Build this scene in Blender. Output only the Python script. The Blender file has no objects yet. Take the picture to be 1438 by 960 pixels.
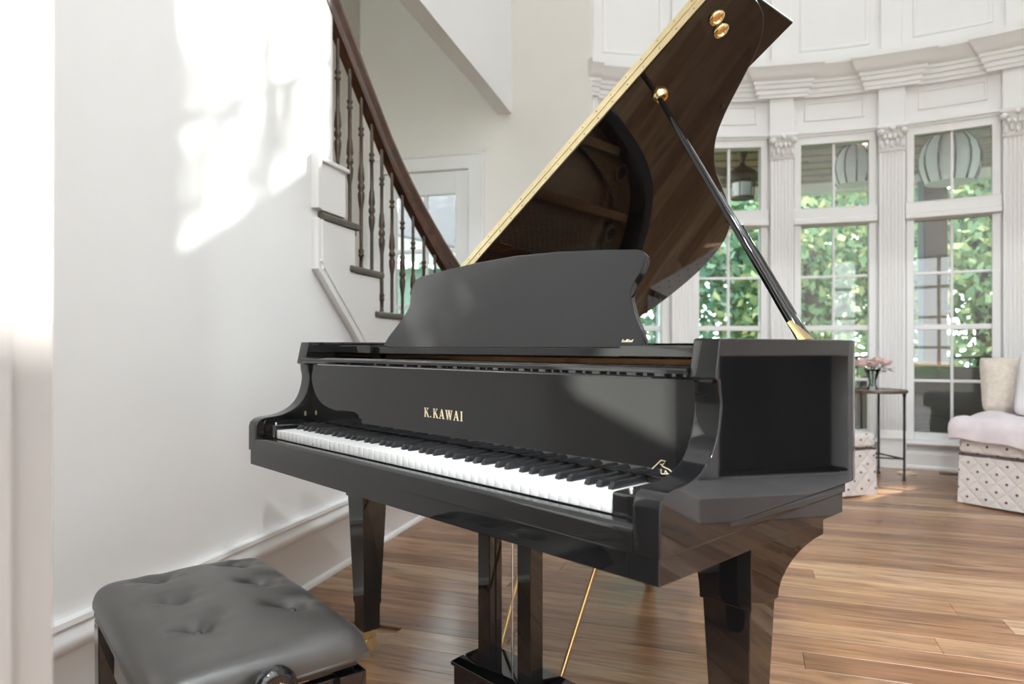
import bpy, bmesh, math, random
import numpy as np
from mathutils import Vector, Matrix

R = math.radians
SC = bpy.context.scene
COL = SC.collection
random.seed(7)

# ------------------------------------------------------------------ camera, sky, sun, exposure
cam = bpy.data.cameras.new('camera')
cam_o = bpy.data.objects.new('camera', cam); COL.objects.link(cam_o)
cam_o.location = (0, 0, 0.975); cam_o.rotation_euler = (R(90), 0, 0)
cam.sensor_width = 36; cam.lens = 966 / 1438 * 36
cam.shift_y = 6 / 1438
cam.clip_start = 0.02; cam.clip_end = 200
cam.dof.use_dof = True; cam.dof.focus_distance = 1.7; cam.dof.aperture_fstop = 3.4
SC.camera = cam_o

SUN_AZ, SUN_EL = 56.5, 30.0
SUND = Vector((math.cos(R(SUN_EL)) * math.sin(R(SUN_AZ)), math.cos(R(SUN_EL)) * math.cos(R(SUN_AZ)), math.sin(R(SUN_EL))))
world = bpy.data.worlds.new('sky'); SC.world = world; world.use_nodes = True
bg = world.node_tree.nodes['Background']
bg.inputs[0].default_value = (0.90, 0.95, 1.0, 1); bg.inputs[1].default_value = 10.0
sun = bpy.data.lights.new('sun', 'SUN'); sun.energy = 19.0; sun.angle = R(0.53); sun.color = (1.0, 0.96, 0.90)
sun_o = bpy.data.objects.new('sun', sun); COL.objects.link(sun_o)
sun_o.rotation_euler = SUND.to_track_quat('Z', 'Y').to_euler()

SC.view_settings.view_transform = 'Standard'; SC.view_settings.look = 'None'
SC.view_settings.exposure = -0.05; SC.view_settings.gamma = 1.0; SC.view_settings.use_curve_mapping = False
SC.cycles.max_bounces = 16; SC.cycles.diffuse_bounces = 6; SC.cycles.glossy_bounces = 6
SC.cycles.transparent_max_bounces = 24
SC.cycles.use_denoising = True
SC.cycles.caustics_reflective = False; SC.cycles.caustics_refractive = False
SC.cycles.sample_clamp_indirect = 6.0

# ------------------------------------------------------------------ materials
def new_mat(name):
    m = bpy.data.materials.new(name); m.use_nodes = True
    return m, m.node_tree, m.node_tree.nodes['Principled BSDF']

def node(nt, typ, **kw):
    n = nt.nodes.new(typ)
    for k, v in kw.items(): setattr(n, k, v)
    return n

def ramp(nt, stops):
    n = nt.nodes.new('ShaderNodeValToRGB'); cr = n.color_ramp
    while len(cr.elements) > 1: cr.elements.remove(cr.elements[0])
    cr.elements[0].position = stops[0][0]; cr.elements[0].color = (*stops[0][1], 1)
    for p, c in stops[1:]:
        e = cr.elements.new(p); e.color = (*c, 1)
    return n

def plain(name, col, rough=0.5, metal=0.0, ior=1.5, var=0.03, scale=6.0, bump=0.0, bscale=60.0, coat=0.0, sheen=0.0):
    """a procedural paint: faint colour variation plus optional fine relief"""
    m, nt, b = new_mat(name)
    b.inputs['Roughness'].default_value = rough; b.inputs['Metallic'].default_value = metal
    b.inputs['IOR'].default_value = ior; b.inputs['Coat Weight'].default_value = coat
    b.inputs['Coat Roughness'].default_value = 0.06
    if sheen: b.inputs['Sheen Weight'].default_value = sheen
    tc = node(nt, 'ShaderNodeTexCoord')
    nz = node(nt, 'ShaderNodeTexNoise'); nz.inputs['Scale'].default_value = scale; nz.inputs['Detail'].default_value = 3
    nt.links.new(tc.outputs['Object'], nz.inputs['Vector'])
    lo = tuple(max(0, c * (1 - var)) for c in col); hi = tuple(min(1, c * (1 + var)) for c in col)
    rp = ramp(nt, [(0.3, lo), (0.7, hi)])
    nt.links.new(nz.outputs['Fac'], rp.inputs['Fac']); nt.links.new(rp.outputs['Color'], b.inputs['Base Color'])
    if bump:
        n2 = node(nt, 'ShaderNodeTexNoise'); n2.inputs['Scale'].default_value = bscale; n2.inputs['Detail'].default_value = 4
        nt.links.new(tc.outputs['Object'], n2.inputs['Vector'])
        bp = node(nt, 'ShaderNodeBump'); bp.inputs['Strength'].default_value = bump; bp.inputs['Distance'].default_value = 0.002
        nt.links.new(n2.outputs['Fac'], bp.inputs['Height']); nt.links.new(bp.outputs['Normal'], b.inputs['Normal'])
    return m

M = {}
M['wall'] = plain('wall_paint', (0.80, 0.80, 0.793), 0.55, var=0.012, scale=2, bump=0.05, bscale=220)
M['wall_warm'] = plain('warm_wall_paint', (0.76, 0.735, 0.685), 0.6, var=0.012, scale=2, bump=0.05, bscale=220)
M['trim'] = plain('trim_gloss_paint', (0.80, 0.795, 0.785), 0.32, var=0.01, scale=3)
M['ceil'] = plain('ceiling_paint', (0.85, 0.84, 0.82), 0.8, var=0.01)
M['black'] = plain('black_piano_lacquer', (0.006, 0.006, 0.0065), 0.03, ior=1.58, var=0.1)
M['black_satin'] = plain('black_satin', (0.012, 0.012, 0.013), 0.3, var=0.1)
M['leather'] = plain('black_leather', (0.030, 0.027, 0.025), 0.30, ior=1.65, var=0.15, scale=20, bump=0.22, bscale=520)
M['ivory'] = plain('white_key_resin', (0.74, 0.74, 0.735), 0.18, var=0.01)
M['ebony'] = plain('black_key_resin', (0.012, 0.012, 0.013), 0.28, var=0.1)
M['brass'] = plain('polished_brass', (0.86, 0.66, 0.34), 0.18, metal=1.0, var=0.05, scale=30)
M['old_brass'] = plain('old_brass', (0.50, 0.34, 0.15), 0.35, metal=1.0, var=0.05)
M['copper'] = plain('copper_winding', (0.30, 0.13, 0.06), 0.4, metal=0.8, var=0.1)
M['pale_brass'] = plain('pale_brass', (0.92, 0.80, 0.50), 0.30, metal=1.0, var=0.05, scale=30)
M['steel'] = plain('steel', (0.72, 0.72, 0.72), 0.2, metal=1.0, var=0.03)
M['bronze'] = plain('bronze_plate_paint', (0.36, 0.19, 0.08), 0.33, metal=0.55, var=0.12, scale=25, bump=0.1)
M['spruce'] = plain('soundboard_spruce', (0.36, 0.19, 0.075), 0.35, var=0.2, scale=12)
M['felt'] = plain('red_felt', (0.25, 0.02, 0.02), 0.9, var=0.1)
M['gold_leaf'] = plain('gold_lettering', (0.93, 0.78, 0.55), 0.35, metal=0.6, var=0.03)
M['iron'] = plain('wrought_iron_bronze', (0.075, 0.055, 0.042), 0.42, metal=0.6, var=0.2, scale=50, bump=0.2, bscale=150)
M['black_iron'] = plain('black_iron', (0.02, 0.02, 0.022), 0.45, metal=0.3, var=0.15)
M['tread'] = plain('dark_grey_tread', (0.10, 0.085, 0.07), 0.35, var=0.2, scale=14)
M['stone'] = plain('pale_marble', (0.62, 0.60, 0.60), 0.25, var=0.08, scale=4)
M['soot_and_hole_black'] = plain('firebox_black', (0.004, 0.004, 0.004), 0.7, var=0.2)
M['cream_fur'] = plain('cream_plush', (0.66, 0.59, 0.51), 0.95, var=0.1, scale=40, bump=0.8, bscale=130, sheen=0.4)
M['white_cloth'] = plain('white_linen', (0.76, 0.73, 0.75), 0.9, var=0.03, scale=10, bump=0.3, bscale=300)
M['throw'] = plain('pale_lilac_throw', (0.68, 0.62, 0.645), 0.95, var=0.06, scale=14, bump=0.7, bscale=160, sheen=0.3)
M['pink'] = plain('pink_petal', (0.86, 0.66, 0.64), 0.7, var=0.15, scale=60)
M['stem_green'] = plain('stem_green', (0.06, 0.12, 0.04), 0.6, var=0.2)
M['wood_rim'] = plain('dark_table_wood', (0.11, 0.065, 0.045), 0.35, var=0.25, scale=18)
M['vent'] = plain('bronze_vent', (0.09, 0.06, 0.04), 0.45, metal=0.5)
M['porch_floor'] = plain('porch_deck', (0.20, 0.17, 0.14), 0.6, var=0.2, scale=3)
M['porch_ceil'] = plain('porch_ceiling_wood', (0.34, 0.16, 0.06), 0.4, var=0.3, scale=5)
M['post_blue'] = plain('blue_grey_post_paint', (0.13, 0.16, 0.18), 0.5, var=0.05)
M['post_brown'] = plain('brown_post_wood', (0.10, 0.06, 0.035), 0.6, var=0.25)
M['wicker'] = plain('dark_wicker', (0.045, 0.038, 0.032), 0.6, var=0.3, scale=60, bump=1.0, bscale=160)
M['tan_cushion'] = plain('tan_cushion', (0.42, 0.24, 0.10), 0.9, var=0.1)
M['lantern_white'] = plain('lantern_fabric', (0.78, 0.78, 0.84), 0.8, var=0.04)
M['post_fascia'] = plain('grey_white_fascia', (0.24, 0.24, 0.23), 0.7)  # white fascia board toned down to one even grey
M['grass'] = plain('lawn', (0.06, 0.11, 0.03), 0.95, var=0.4, scale=3)
M['bark'] = plain('bark', (0.09, 0.065, 0.05), 0.95, var=0.4, scale=8, bump=1.0, bscale=30)
M['shingle'] = plain('grey_shingle', (0.07, 0.068, 0.072), 0.9, var=0.45, scale=40, bump=1.0, bscale=60)
M['jamb'] = plain('jamb_shade_paint', (0.33, 0.325, 0.32), 0.45, var=0.01)  # shade of the lower jamb put into one darker paint colour

def emit(name, col, s):
    m, nt, b = new_mat(name)
    b.inputs['Base Color'].default_value = (*col, 1)
    b.inputs['Emission Color'].default_value = (*col, 1); b.inputs['Emission Strength'].default_value = s
    return m
M['bulb'] = emit('lamp_glow', (1.0, 0.86, 0.66), 6.0)

def glass_mat(name, tint=(0.95, 0.98, 0.97), rough=0.0):
    m, nt, b = new_mat(name); nt.nodes.remove(b)
    out = nt.nodes['Material Output']
    tr = node(nt, 'ShaderNodeBsdfTransparent'); tr.inputs[0].default_value = (*tint, 1)
    gl = node(nt, 'ShaderNodeBsdfGlossy'); gl.inputs['Roughness'].default_value = rough
    fr = node(nt, 'ShaderNodeFresnel'); fr.inputs['IOR'].default_value = 1.45
    mx = node(nt, 'ShaderNodeMixShader')
    nt.links.new(fr.outputs[0], mx.inputs[0]); nt.links.new(tr.outputs[0], mx.inputs[1]); nt.links.new(gl.outputs[0], mx.inputs[2])
    nt.links.new(mx.outputs[0], out.inputs[0])
    return m
M['glass'] = glass_mat('window_glass')
M['vase_glass'] = glass_mat('vase_glass', (0.93, 0.97, 0.96))

def leaf_mat(name, stops):
    m, nt, b = new_mat(name); nt.nodes.remove(b)
    out = nt.nodes['Material Output']
    geo = node(nt, 'ShaderNodeNewGeometry')
    rp = ramp(nt, stops)
    nt.links.new(geo.outputs['Random Per Island'], rp.inputs['Fac'])
    d = node(nt, 'ShaderNodeBsdfDiffuse'); t = node(nt, 'ShaderNodeBsdfTranslucent')
    nt.links.new(rp.outputs[0], d.inputs[0]); nt.links.new(rp.outputs[0], t.inputs[0])
    mx = node(nt, 'ShaderNodeMixShader'); mx.inputs[0].default_value = 0.45
    nt.links.new(d.outputs[0], mx.inputs[1]); nt.links.new(t.outputs[0], mx.inputs[2]); nt.links.new(mx.outputs[0], out.inputs[0])
    return m
M['leaf_teal'] = leaf_mat('leaf_teal', [(0, (0.10, 0.22, 0.17)), (0.5, (0.22, 0.38, 0.29)), (0.85, (0.38, 0.52, 0.40)), (1, (0.55, 0.64, 0.48))])
M['leaf_green'] = leaf_mat('leaf_green', [(0, (0.12, 0.23, 0.13)), (0.5, (0.28, 0.42, 0.24)), (0.85, (0.50, 0.58, 0.30)), (1, (0.68, 0.64, 0.32))])
M['leaf_gold'] = leaf_mat('leaf_gold', [(0, (0.14, 0.26, 0.17)), (0.45, (0.32, 0.44, 0.27)), (0.8, (0.56, 0.58, 0.30)), (1, (0.70, 0.50, 0.30))])

def wood_floor():
    m, nt, b = new_mat('walnut_floor_plank')
    tc = node(nt, 'ShaderNodeTexCoord'); oi = node(nt, 'ShaderNodeObjectInfo')
    mp = node(nt, 'ShaderNodeMapping'); mp.inputs['Scale'].default_value = (0.9, 9, 1)
    add = node(nt, 'ShaderNodeVectorMath', operation='ADD')
    rs = node(nt, 'ShaderNodeVectorMath', operation='SCALE'); rs.inputs[3].default_value = 37.0
    comb = node(nt, 'ShaderNodeCombineXYZ')
    nt.links.new(oi.outputs['Random'], comb.inputs[0]); nt.links.new(oi.outputs['Random'], comb.inputs[1])
    nt.links.new(comb.outputs[0], rs.inputs[0])
    nt.links.new(tc.outputs['Object'], mp.inputs[0]); nt.links.new(mp.outputs[0], add.inputs[0]); nt.links.new(rs.outputs[0], add.inputs[1])
    n1 = node(nt, 'ShaderNodeTexNoise'); n1.inputs['Scale'].default_value = 2.2; n1.inputs['Detail'].default_value = 6; n1.inputs['Distortion'].default_value = 1.2
    nt.links.new(add.outputs[0], n1.inputs['Vector'])
    n2 = node(nt, 'ShaderNodeTexNoise'); n2.inputs['Scale'].default_value = 9.0; n2.inputs['Detail'].default_value = 8
    nt.links.new(add.outputs[0], n2.inputs['Vector'])
    base = ramp(nt, [(0.0, (0.23, 0.110, 0.054)), (0.3, (0.29, 0.150, 0.076)), (0.6, (0.34, 0.190, 0.101)), (0.85, (0.39, 0.235, 0.132)), (1.0, (0.46, 0.315, 0.198))])
    nt.links.new(oi.outputs['Random'], base.inputs['Fac'])
    g = ramp(nt, [(0.28, (0.45, 0.40, 0.36)), (0.5, (0.95, 0.93, 0.90)), (0.72, (1.35, 1.32, 1.25))])
    nt.links.new(n1.outputs['Fac'], g.inputs['Fac'])
    mx = node(nt, 'ShaderNodeMixRGB', blend_type='MULTIPLY'); mx.inputs[0].default_value = 0.85
    nt.links.new(base.outputs[0], mx.inputs[1]); nt.links.new(g.outputs[0], mx.inputs[2])
    g2 = ramp(nt, [(0.30, (0.5, 0.45, 0.42)), (0.46, (1, 1, 1))])
    nt.links.new(n2.outputs['Fac'], g2.inputs['Fac'])
    mx2 = node(nt, 'ShaderNodeMixRGB', blend_type='MULTIPLY'); mx2.inputs[0].default_value = 0.6
    nt.links.new(mx.outputs[0], mx2.inputs[1]); nt.links.new(g2.outputs[0], mx2.inputs[2])
    nt.links.new(mx2.outputs[0], b.inputs['Base Color'])
    b.inputs['Roughness'].default_value = 0.27; b.inputs['IOR'].default_value = 1.50
    bp = node(nt, 'ShaderNodeBump'); bp.inputs['Strength'].default_value = 0.06; bp.inputs['Distance'].default_value = 0.002
    nt.links.new(n1.outputs['Fac'], bp.inputs['Height']); nt.links.new(bp.outputs[0], b.inputs['Normal'])
    return m
M['plank'] = wood_floor()

def rail_wood():
    m, nt, b = new_mat('mahogany_handrail')
    tc = node(nt, 'ShaderNodeTexCoord')
    n1 = node(nt, 'ShaderNodeTexNoise'); n1.inputs['Scale'].default_value = 14; n1.inputs['Detail'].default_value = 5
    nt.links.new(tc.outputs['Object'], n1.inputs['Vector'])
    rp = ramp(nt, [(0.3, (0.040, 0.017, 0.010)), (0.7, (0.085, 0.034, 0.018))])
    nt.links.new(n1.outputs['Fac'], rp.inputs['Fac']); nt.links.new(rp.outputs[0], b.inputs['Base Color'])
    b.inputs['Roughness'].default_value = 0.22
    return m
M['rail'] = rail_wood()

def quilt_mat():
    """off-white quilted fabric with small dark dots on a diamond lattice (dots are a woven print)"""
    m, nt, b = new_mat('dotted_quilt_fabric')
    tc = node(nt, 'ShaderNodeTexCoord')
    sep = node(nt, 'ShaderNodeSeparateXYZ'); nt.links.new(tc.outputs['UV'], sep.inputs[0])
    def mth(op, a, bb=None):
        n = node(nt, 'ShaderNodeMath', operation=op)
        for i, v in enumerate((a, bb)):
            if v is None: continue
            if isinstance(v, (int, float)): n.inputs[i].default_value = v
            else: nt.links.new(v, n.inputs[i])
        return n.outputs[0]
    S = 1 / 0.105
    u = mth('MULTIPLY', sep.outputs[0], S); v = mth('MULTIPLY', sep.outputs[1], S)
    def lat(off):
        fu = mth('SUBTRACT', mth('FRACT', mth('ADD', u, off)), 0.5); fv = mth('SUBTRACT', mth('FRACT', mth('ADD', v, off)), 0.5)
        return mth('SQRT', mth('ADD', mth('MULTIPLY', fu, fu), mth('MULTIPLY', fv, fv)))
    d = mth('MINIMUM', lat(0.0), lat(0.5))
    dot = mth('LESS_THAN', d, 0.075)
    mx = node(nt, 'ShaderNodeMixRGB'); nt.links.new(dot, mx.inputs[0])
    mx.inputs[1].default_value = (0.66, 0.615, 0.59, 1); mx.inputs[2].default_value = (0.10, 0.075, 0.085, 1)
    nt.links.new(mx.outputs[0], b.inputs['Base Color'])
    a1 = mth('ABSOLUTE', mth('SUBTRACT', mth('FRACT', mth('ADD', u, v)), 0.5)); a2 = mth('ABSOLUTE', mth('SUBTRACT', mth('FRACT', mth('SUBTRACT', u, v)), 0.5))
    hgt = mth('MINIMUM', a1, a2)
    bp = node(nt, 'ShaderNodeBump'); bp.inputs['Strength'].default_value = 0.5; bp.inputs['Distance'].default_value = 0.02
    hh = mth('POWER', hgt, 0.4)
    nt.links.new(hh, bp.inputs['Height']); nt.links.new(bp.outputs[0], b.inputs['Normal'])
    b.inputs['Roughness'].default_value = 0.9
    return m
M['quilt'] = quilt_mat()

# ------------------------------------------------------------------ mesh helpers
class MB:
    def __init__(s): s.v = []; s.f = []
    def add(s, vs, fs):
        o = len(s.v); s.v += [tuple(p) for p in vs]; s.f += [tuple(i + o for i in f) for f in fs]; return s
    def box(s, x0, x1, y0, y1, z0, z1):
        return s.add([(x0, y0, z0), (x1, y0, z0), (x1, y1, z0), (x0, y1, z0), (x0, y0, z1), (x1, y0, z1), (x1, y1, z1), (x0, y1, z1)],
                     [(0, 3, 2, 1), (4, 5, 6, 7), (0, 1, 5, 4), (1, 2, 6, 5), (2, 3, 7, 6), (3, 0, 4, 7)])
    def obox(s, c, ax, ay, az):
        """box at centre c with half-vectors"""
        c, ax, ay, az = map(Vector, (c, ax, ay, az)); vs = []
        for k in (-1, 1):
            for i, j in ((-1, -1), (1, -1), (1, 1), (-1, 1)): vs.append(c + ax * i + ay * j + az * k)
        return s.add(vs, [(0, 3, 2, 1), (4, 5, 6, 7), (0, 1, 5, 4), (1, 2, 6, 5), (2, 3, 7, 6), (3, 0, 4, 7)])
    def prism(s, poly, a, b, fn):
        """poly of 2-D points, fn(p, q, t) -> xyz; extruded from t=a to t=b"""
        n = len(poly)
        vs = [fn(p, q, a) for p, q in poly] + [fn(p, q, b) for p, q in poly]
        return s.add(vs, [tuple(range(n - 1, -1, -1)), tuple(range(n, 2 * n))] + [(i, (i + 1) % n, n + (i + 1) % n, n + i) for i in range(n)])
    def lathe(s, prof, c=(0, 0, 0), n=16, axis='z', cap=True):
        vs = []; fs = []
        for r, z in prof:
            for k in range(n):
                a = 2 * math.pi * k / n; p = (r * math.cos(a), r * math.sin(a), z)
                if axis == 'x': p = (p[2], p[0], p[1])
                elif axis == 'y': p = (p[1], p[2], p[0])
                vs.append((p[0] + c[0], p[1] + c[1], p[2] + c[2]))
        for i in range(len(prof) - 1):
            for k in range(n): fs.append((i * n + k, i * n + (k + 1) % n, (i + 1) * n + (k + 1) % n, (i + 1) * n + k))
        if cap: fs += [tuple(range(n - 1, -1, -1)), tuple(range((len(prof) - 1) * n, len(prof) * n))]
        return s.add(vs, fs)
    def loft(s, rings, cap=True):
        n = len(rings[0]); vs = [p for r in rings for p in r]; fs = []
        for i in range(len(rings) - 1):
            for k in range(n): fs.append((i * n + k, i * n + (k + 1) % n, (i + 1) * n + (k + 1) % n, (i + 1) * n + k))
        if cap: fs += [tuple(range(n - 1, -1, -1)), tuple(range((len(rings) - 1) * n, len(rings) * n))]
        return s.add(vs, fs)
    def tube(s, path, r, n=8, closed=False):
        path = [Vector(p) for p in path]; rings = []
        for i, p in enumerate(path):
            if closed: t = path[(i + 1) % len(path)] - path[i - 1]
            else: t = path[min(i + 1, len(path) - 1)] - path[max(i - 1, 0)]
            t.normalize(); up = Vector((0, 0, 1)) if abs(t.z) < 0.95 else Vector((1, 0, 0))
            a = t.cross(up).normalized(); b = a.cross(t)
            rr = r[i] if isinstance(r, (list, tuple)) else r
            rings.append([p + a * (rr * math.cos(2 * math.pi * k / n)) + b * (rr * math.sin(2 * math.pi * k / n)) for k in range(n)])
        if closed: rings.append(rings[0]); return s.loft(rings, False)
        return s.loft(rings)
    def sphere(s, c, r, n=12, m=8, sz=1.0):
        prof = [(max(1e-4, r * math.sin(math.pi * i / m)), -r * sz * math.cos(math.pi * i / m)) for i in range(m + 1)]
        return s.lathe(prof, c, n)
    def pb(s, t0, t1, r0, r1, z0, z1, n=1, C=(1.6, 2.2)):
        """box in polar coordinates about the bay centre (degrees from +Y towards +X)"""
        vs = []; fs = []
        for i in range(n + 1):
            a = R(t0 + (t1 - t0) * i / n)
            for r, z in ((r0, z0), (r1, z0), (r1, z1), (r0, z1)): vs.append((C[0] + r * math.sin(a), C[1] + r * math.cos(a), z))
        for i in range(n):
            for k in range(4): fs.append((i * 4 + k, (i + 1) * 4 + k, (i + 1) * 4 + (k + 1) % 4, i * 4 + (k + 1) % 4))
        fs += [(0, 1, 2, 3), tuple(n * 4 + k for k in (3, 2, 1, 0))]
        return s.add(vs, fs)
    def sweep(s, prof, t0, t1, n, C=(1.6, 2.2), spread=0.0):
        """closed (r, z) profile revolved; with spread the half width grows with projection from the first r"""
        vs = []; fs = []; k = len(prof); rb = max(p[0] for p in prof)
        for i in range(n + 1):
            u = i / n
            for r, z in prof:
                e = math.degrees((rb - r) * spread / rb)
                a = R((t0 - e) + (t1 - t0 + 2 * e) * u)
                vs.append((C[0] + r * math.sin(a), C[1] + r * math.cos(a), z))
        for i in range(n):
            for j in range(k): fs.append((i * k + j, (i + 1) * k + j, (i + 1) * k + (j + 1) % k, i * k + (j + 1) % k))
        fs += [tuple(range(k)), tuple(n * k + j for j in range(k - 1, -1, -1))]
        return s.add(vs, fs)
    def mesh(s, name, mat, bevel=0.0, seg=2, smooth=None, skip=None):
        bm = bmesh.new(); vs = [bm.verts.new(p) for p in s.v]
        for f in s.f:
            try: bm.faces.new([vs[i] for i in f])
            except ValueError: pass
        bmesh.ops.recalc_face_normals(bm, faces=bm.faces)
        if bevel:
            bm.edges.ensure_lookup_table()
            es = [e for e in bm.edges if len(e.link_faces) == 2 and e.calc_face_angle(0) > 0.6 and not (skip and all(skip(v.co) for v in e.verts))]
            bmesh.ops.bevel(bm, geom=es, offset=bevel, segments=seg, profile=0.5, affect='EDGES', clamp_overlap=True)
        me = bpy.data.meshes.new(name); bm.to_mesh(me); bm.free()
        me.materials.append(M[mat] if isinstance(mat, str) else mat)
        if smooth or bevel:
            me.shade_smooth(); me.set_sharp_from_angle(angle=R(smooth or 35))
        return me
    def build(s, name, mat, parent=None, **kw):
        o = link(name, s.mesh(name, mat, **kw), parent)
        if kw.get('bevel'): harden(o)
        return o

def link(name, me, parent=None, loc=None, rot=None):
    o = bpy.data.objects.new(name, me); COL.objects.link(o)
    if parent is not None: o.parent = parent
    if loc is not None: o.location = loc
    if rot is not None: o.rotation_euler = rot
    return o

def harden(o):
    w = o.modifiers.new('weighted_normal', 'WEIGHTED_NORMAL'); w.keep_sharp = True; w.weight = 80

def tag(o, label, cat, group=None, kind=None):
    o['label'] = label; o['category'] = cat
    if group: o['group'] = group
    if kind: o['kind'] = kind
    return o

def struct(o, label, cat='structure'):
    return tag(o, label, cat, kind='structure')

def empty(name, loc=(0, 0, 0), rz=0.0):
    o = bpy.data.objects.new(name, None); COL.objects.link(o); o.location = loc; o.rotation_euler = (0, 0, rz)
    o.empty_display_size = 0.1
    return o

def catmull(pts, n=6, closed=False):
    out = []; m = len(pts); P = [Vector(p) for p in pts]
    for i in range(m if closed else m - 1):
        if closed: a, b, c, d = P[i - 1], P[i], P[(i + 1) % m], P[(i + 2) % m]
        else: a, b, c, d = P[max(i - 1, 0)], P[i], P[i + 1], P[min(i + 2, m - 1)]
        for k in range(n):
            t = k / n
            out.append(0.5 * ((2 * b) + (c - a) * t + (2 * a - 5 * b + 4 * c - d) * t * t + (3 * b - a - 3 * c + d) * t ** 3))
    if not closed: out.append(P[-1])
    return out

exec_order = []

# ------------------------------------------------------------------ room frame
# left wall runs along A (15.4 degrees off the camera axis), N points into the room
ANG = math.atan(0.275); A2 = Vector((math.sin(ANG), math.cos(ANG), 0)); N2 = Vector((math.cos(ANG), -math.sin(ANG), 0))
P0 = Vector((-1.607, 0, 0))
ROOM_W = (3.155 + 1.607) * math.cos(ANG)
def W(d, t, z): return P0 + A2 * d + N2 * t + Vector((0, 0, z))
def wbox(mb, d0, d1, t0, t1, z0, z1):
    c = W((d0 + d1) / 2, (t0 + t1) / 2, (z0 + z1) / 2)
    return mb.obox(c, A2 * ((d1 - d0) / 2), N2 * ((t1 - t0) / 2), Vector((0, 0, (z1 - z0) / 2)))
CEIL = 6.3
D_BACK = 6.055      # back wall in the d direction
D_FRONT0, D_FRONT1, T_JAMB = 0.75, 0.914, 0.986

# floor slab and planks -------------------------------------------------------
floor = MB(); wbox(floor, -4.2, 6.6, -1.6, ROOM_W + 0.2, -0.12, -0.012)
floor.pb(-20, 55, 1.0, 3.9, -0.12, -0.012, 12)
floor = floor.build('floor', 'plank'); struct(floor, 'warm brown walnut plank floor under the piano', 'floor')
PL_ANG = R(-19.0)
pu = Vector((math.cos(PL_ANG), math.sin(PL_ANG), 0)); pv = Vector((-math.sin(PL_ANG), math.cos(PL_ANG), 0))
PWID = 0.127
plank_me = {}
for L in (1.5, 2.1, 2.7, 3.3):
    mb = MB(); mb.box(-L / 2 + .0006, L / 2 - .0006, -PWID / 2 + .0005, PWID / 2 - .0005, -0.012, 0)
    plank_me[L] = mb.mesh('plank', 'plank', bevel=0.0012, seg=1)
rng = random.Random(11); n_pl = 0
row = -2.0
while row < 7.2:
    q = -4.5 + rng.random() * -1.5
    while q < 6.5:
        L = rng.choice((1.5, 2.1, 2.7, 3.3)); c = pu * (q + L / 2) + pv * row
        d = (c - P0).dot(A2); t = (c - P0).dot(N2); r = math.hypot(c.x - 1.6, c.y - 2.2)
        inside = (0.2 < d < D_BACK + .1 and -0.7 < t < ROOM_W + 0.3) or (r < 3.9 and c.y > 3)
        e0, e1 = pu * q + pv * row, pu * (q + L) + pv * row
        if inside and (r < 4.3 or c.y < 4.5) and c.y > -0.2 and n_pl < 300:
            o = link('plank', plank_me[L], floor, c, (0, 0, PL_ANG)); n_pl += 1
        q += L
    row += PWID

# left wall, stair opening, header ----------------------------------------------
mb = MB(); wbox(mb, -4.2, 3.11, -0.12, 0, 0, CEIL); wbox(mb, 3.11, D_BACK, -0.12, 0, 2.95, CEIL)
mb.prism([(3.11, 0), (4.45, 0), (3.11, 1.24)], -0.12, 0, lambda p, q, t: W(p, t, q))
wl = mb.build('wall_left', 'wall'); struct(wl, 'smooth off-white wall with a sunlit patch beside the staircase', 'wall')

def base_prof(tk=0.022, h=0.29):
    return [(0, 0), (tk + .014, 0), (tk + .014, .012), (tk + .006, .022), (tk, .024), (tk, h - .085), (tk + .004, h - .08), (tk + .012, h - .06), (tk + .012, h - .045),
            (tk + .002, h - .035), (tk, h - .022), (tk + .008, h - .014), (tk + .006, h), (0, h)]
mb = MB(); mb.prism(base_prof(), D_FRONT1, 4.15, lambda p, q, t: W(t, p, q))
bb = mb.build('baseboard_left', 'trim', smooth=50); struct(bb, 'tall white moulded baseboard along the off-white wall', 'baseboard')
o = MB(); wbox(o, 3.42, 3.50, .022, .027, .06, .18); ol = o.build('wall_outlet', 'trim', bevel=.002)
tag(ol, 'white outlet plate set into the tall white baseboard', 'outlet')
for dz in (.09, .145):
    for dd in (3.440, 3.470):
        s = MB(); wbox(s, dd, dd + .007, .0265, .0278, dz, dz + .018); s.build('socket_slot', 'black_satin', ol)

# back wall with door -----------------------------------------------------------
Q0 = Vector((0.635, 5.66, 0))
def Bk(e, t, z): return Q0 + N2 * e - A2 * t + Vector((0, 0, z))      # t towards the room
def bbox(mb, e0, e1, t0, t1, z0, z1):
    return mb.obox(Bk((e0 + e1) / 2, (t0 + t1) / 2, (z0 + z1) / 2), N2 * ((e1 - e0) / 2), A2 * ((t1 - t0) / 2), Vector((0, 0, (z1 - z0) / 2)))
DE0, DE1, DZ = -1.86, -1.035, 2.51
mb = MB(); bbox(mb, -2.3, DE0, -.15, 0, 0, CEIL); bbox(mb, DE1, 0.02, -.15, 0, 0, CEIL); bbox(mb, DE0, DE1, -.15, 0, DZ, CEIL)
wb = mb.build('wall_back', 'wall_warm'); struct(wb, 'warm cream wall around the glazed door behind the staircase', 'wall')
mb = MB(); bbox(mb, DE1 + .13, 0.0, 0, .03, 0, .28); b2 = mb.build('baseboard_back', 'trim', bevel=.004); struct(b2, 'white baseboard on the cream wall by the glazed door', 'baseboard')
d1 = empty('door_1', Bk((DE0 + DE1) / 2, 0, 0)); struct(d1, 'cream glazed door with divided panes behind the stair railing', 'door')
def dpart(name, mat, lst, **kw):
    m = MB()
    for a in lst: bbox(m, *a)
    o = m.build(name, mat, **kw); o.parent = d1; o.matrix_parent_inverse = Matrix.Translation(-d1.location); return o
dpart('door_casing', 'trim', [(DE0 - .12, DE0 + .005, 0, .03, 0, DZ + .12), (DE1 - .005, DE1 + .12, 0, .03, 0, DZ + .12), (DE0, DE1, 0, .03, DZ - .005, DZ + .12)], bevel=.006)
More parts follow.
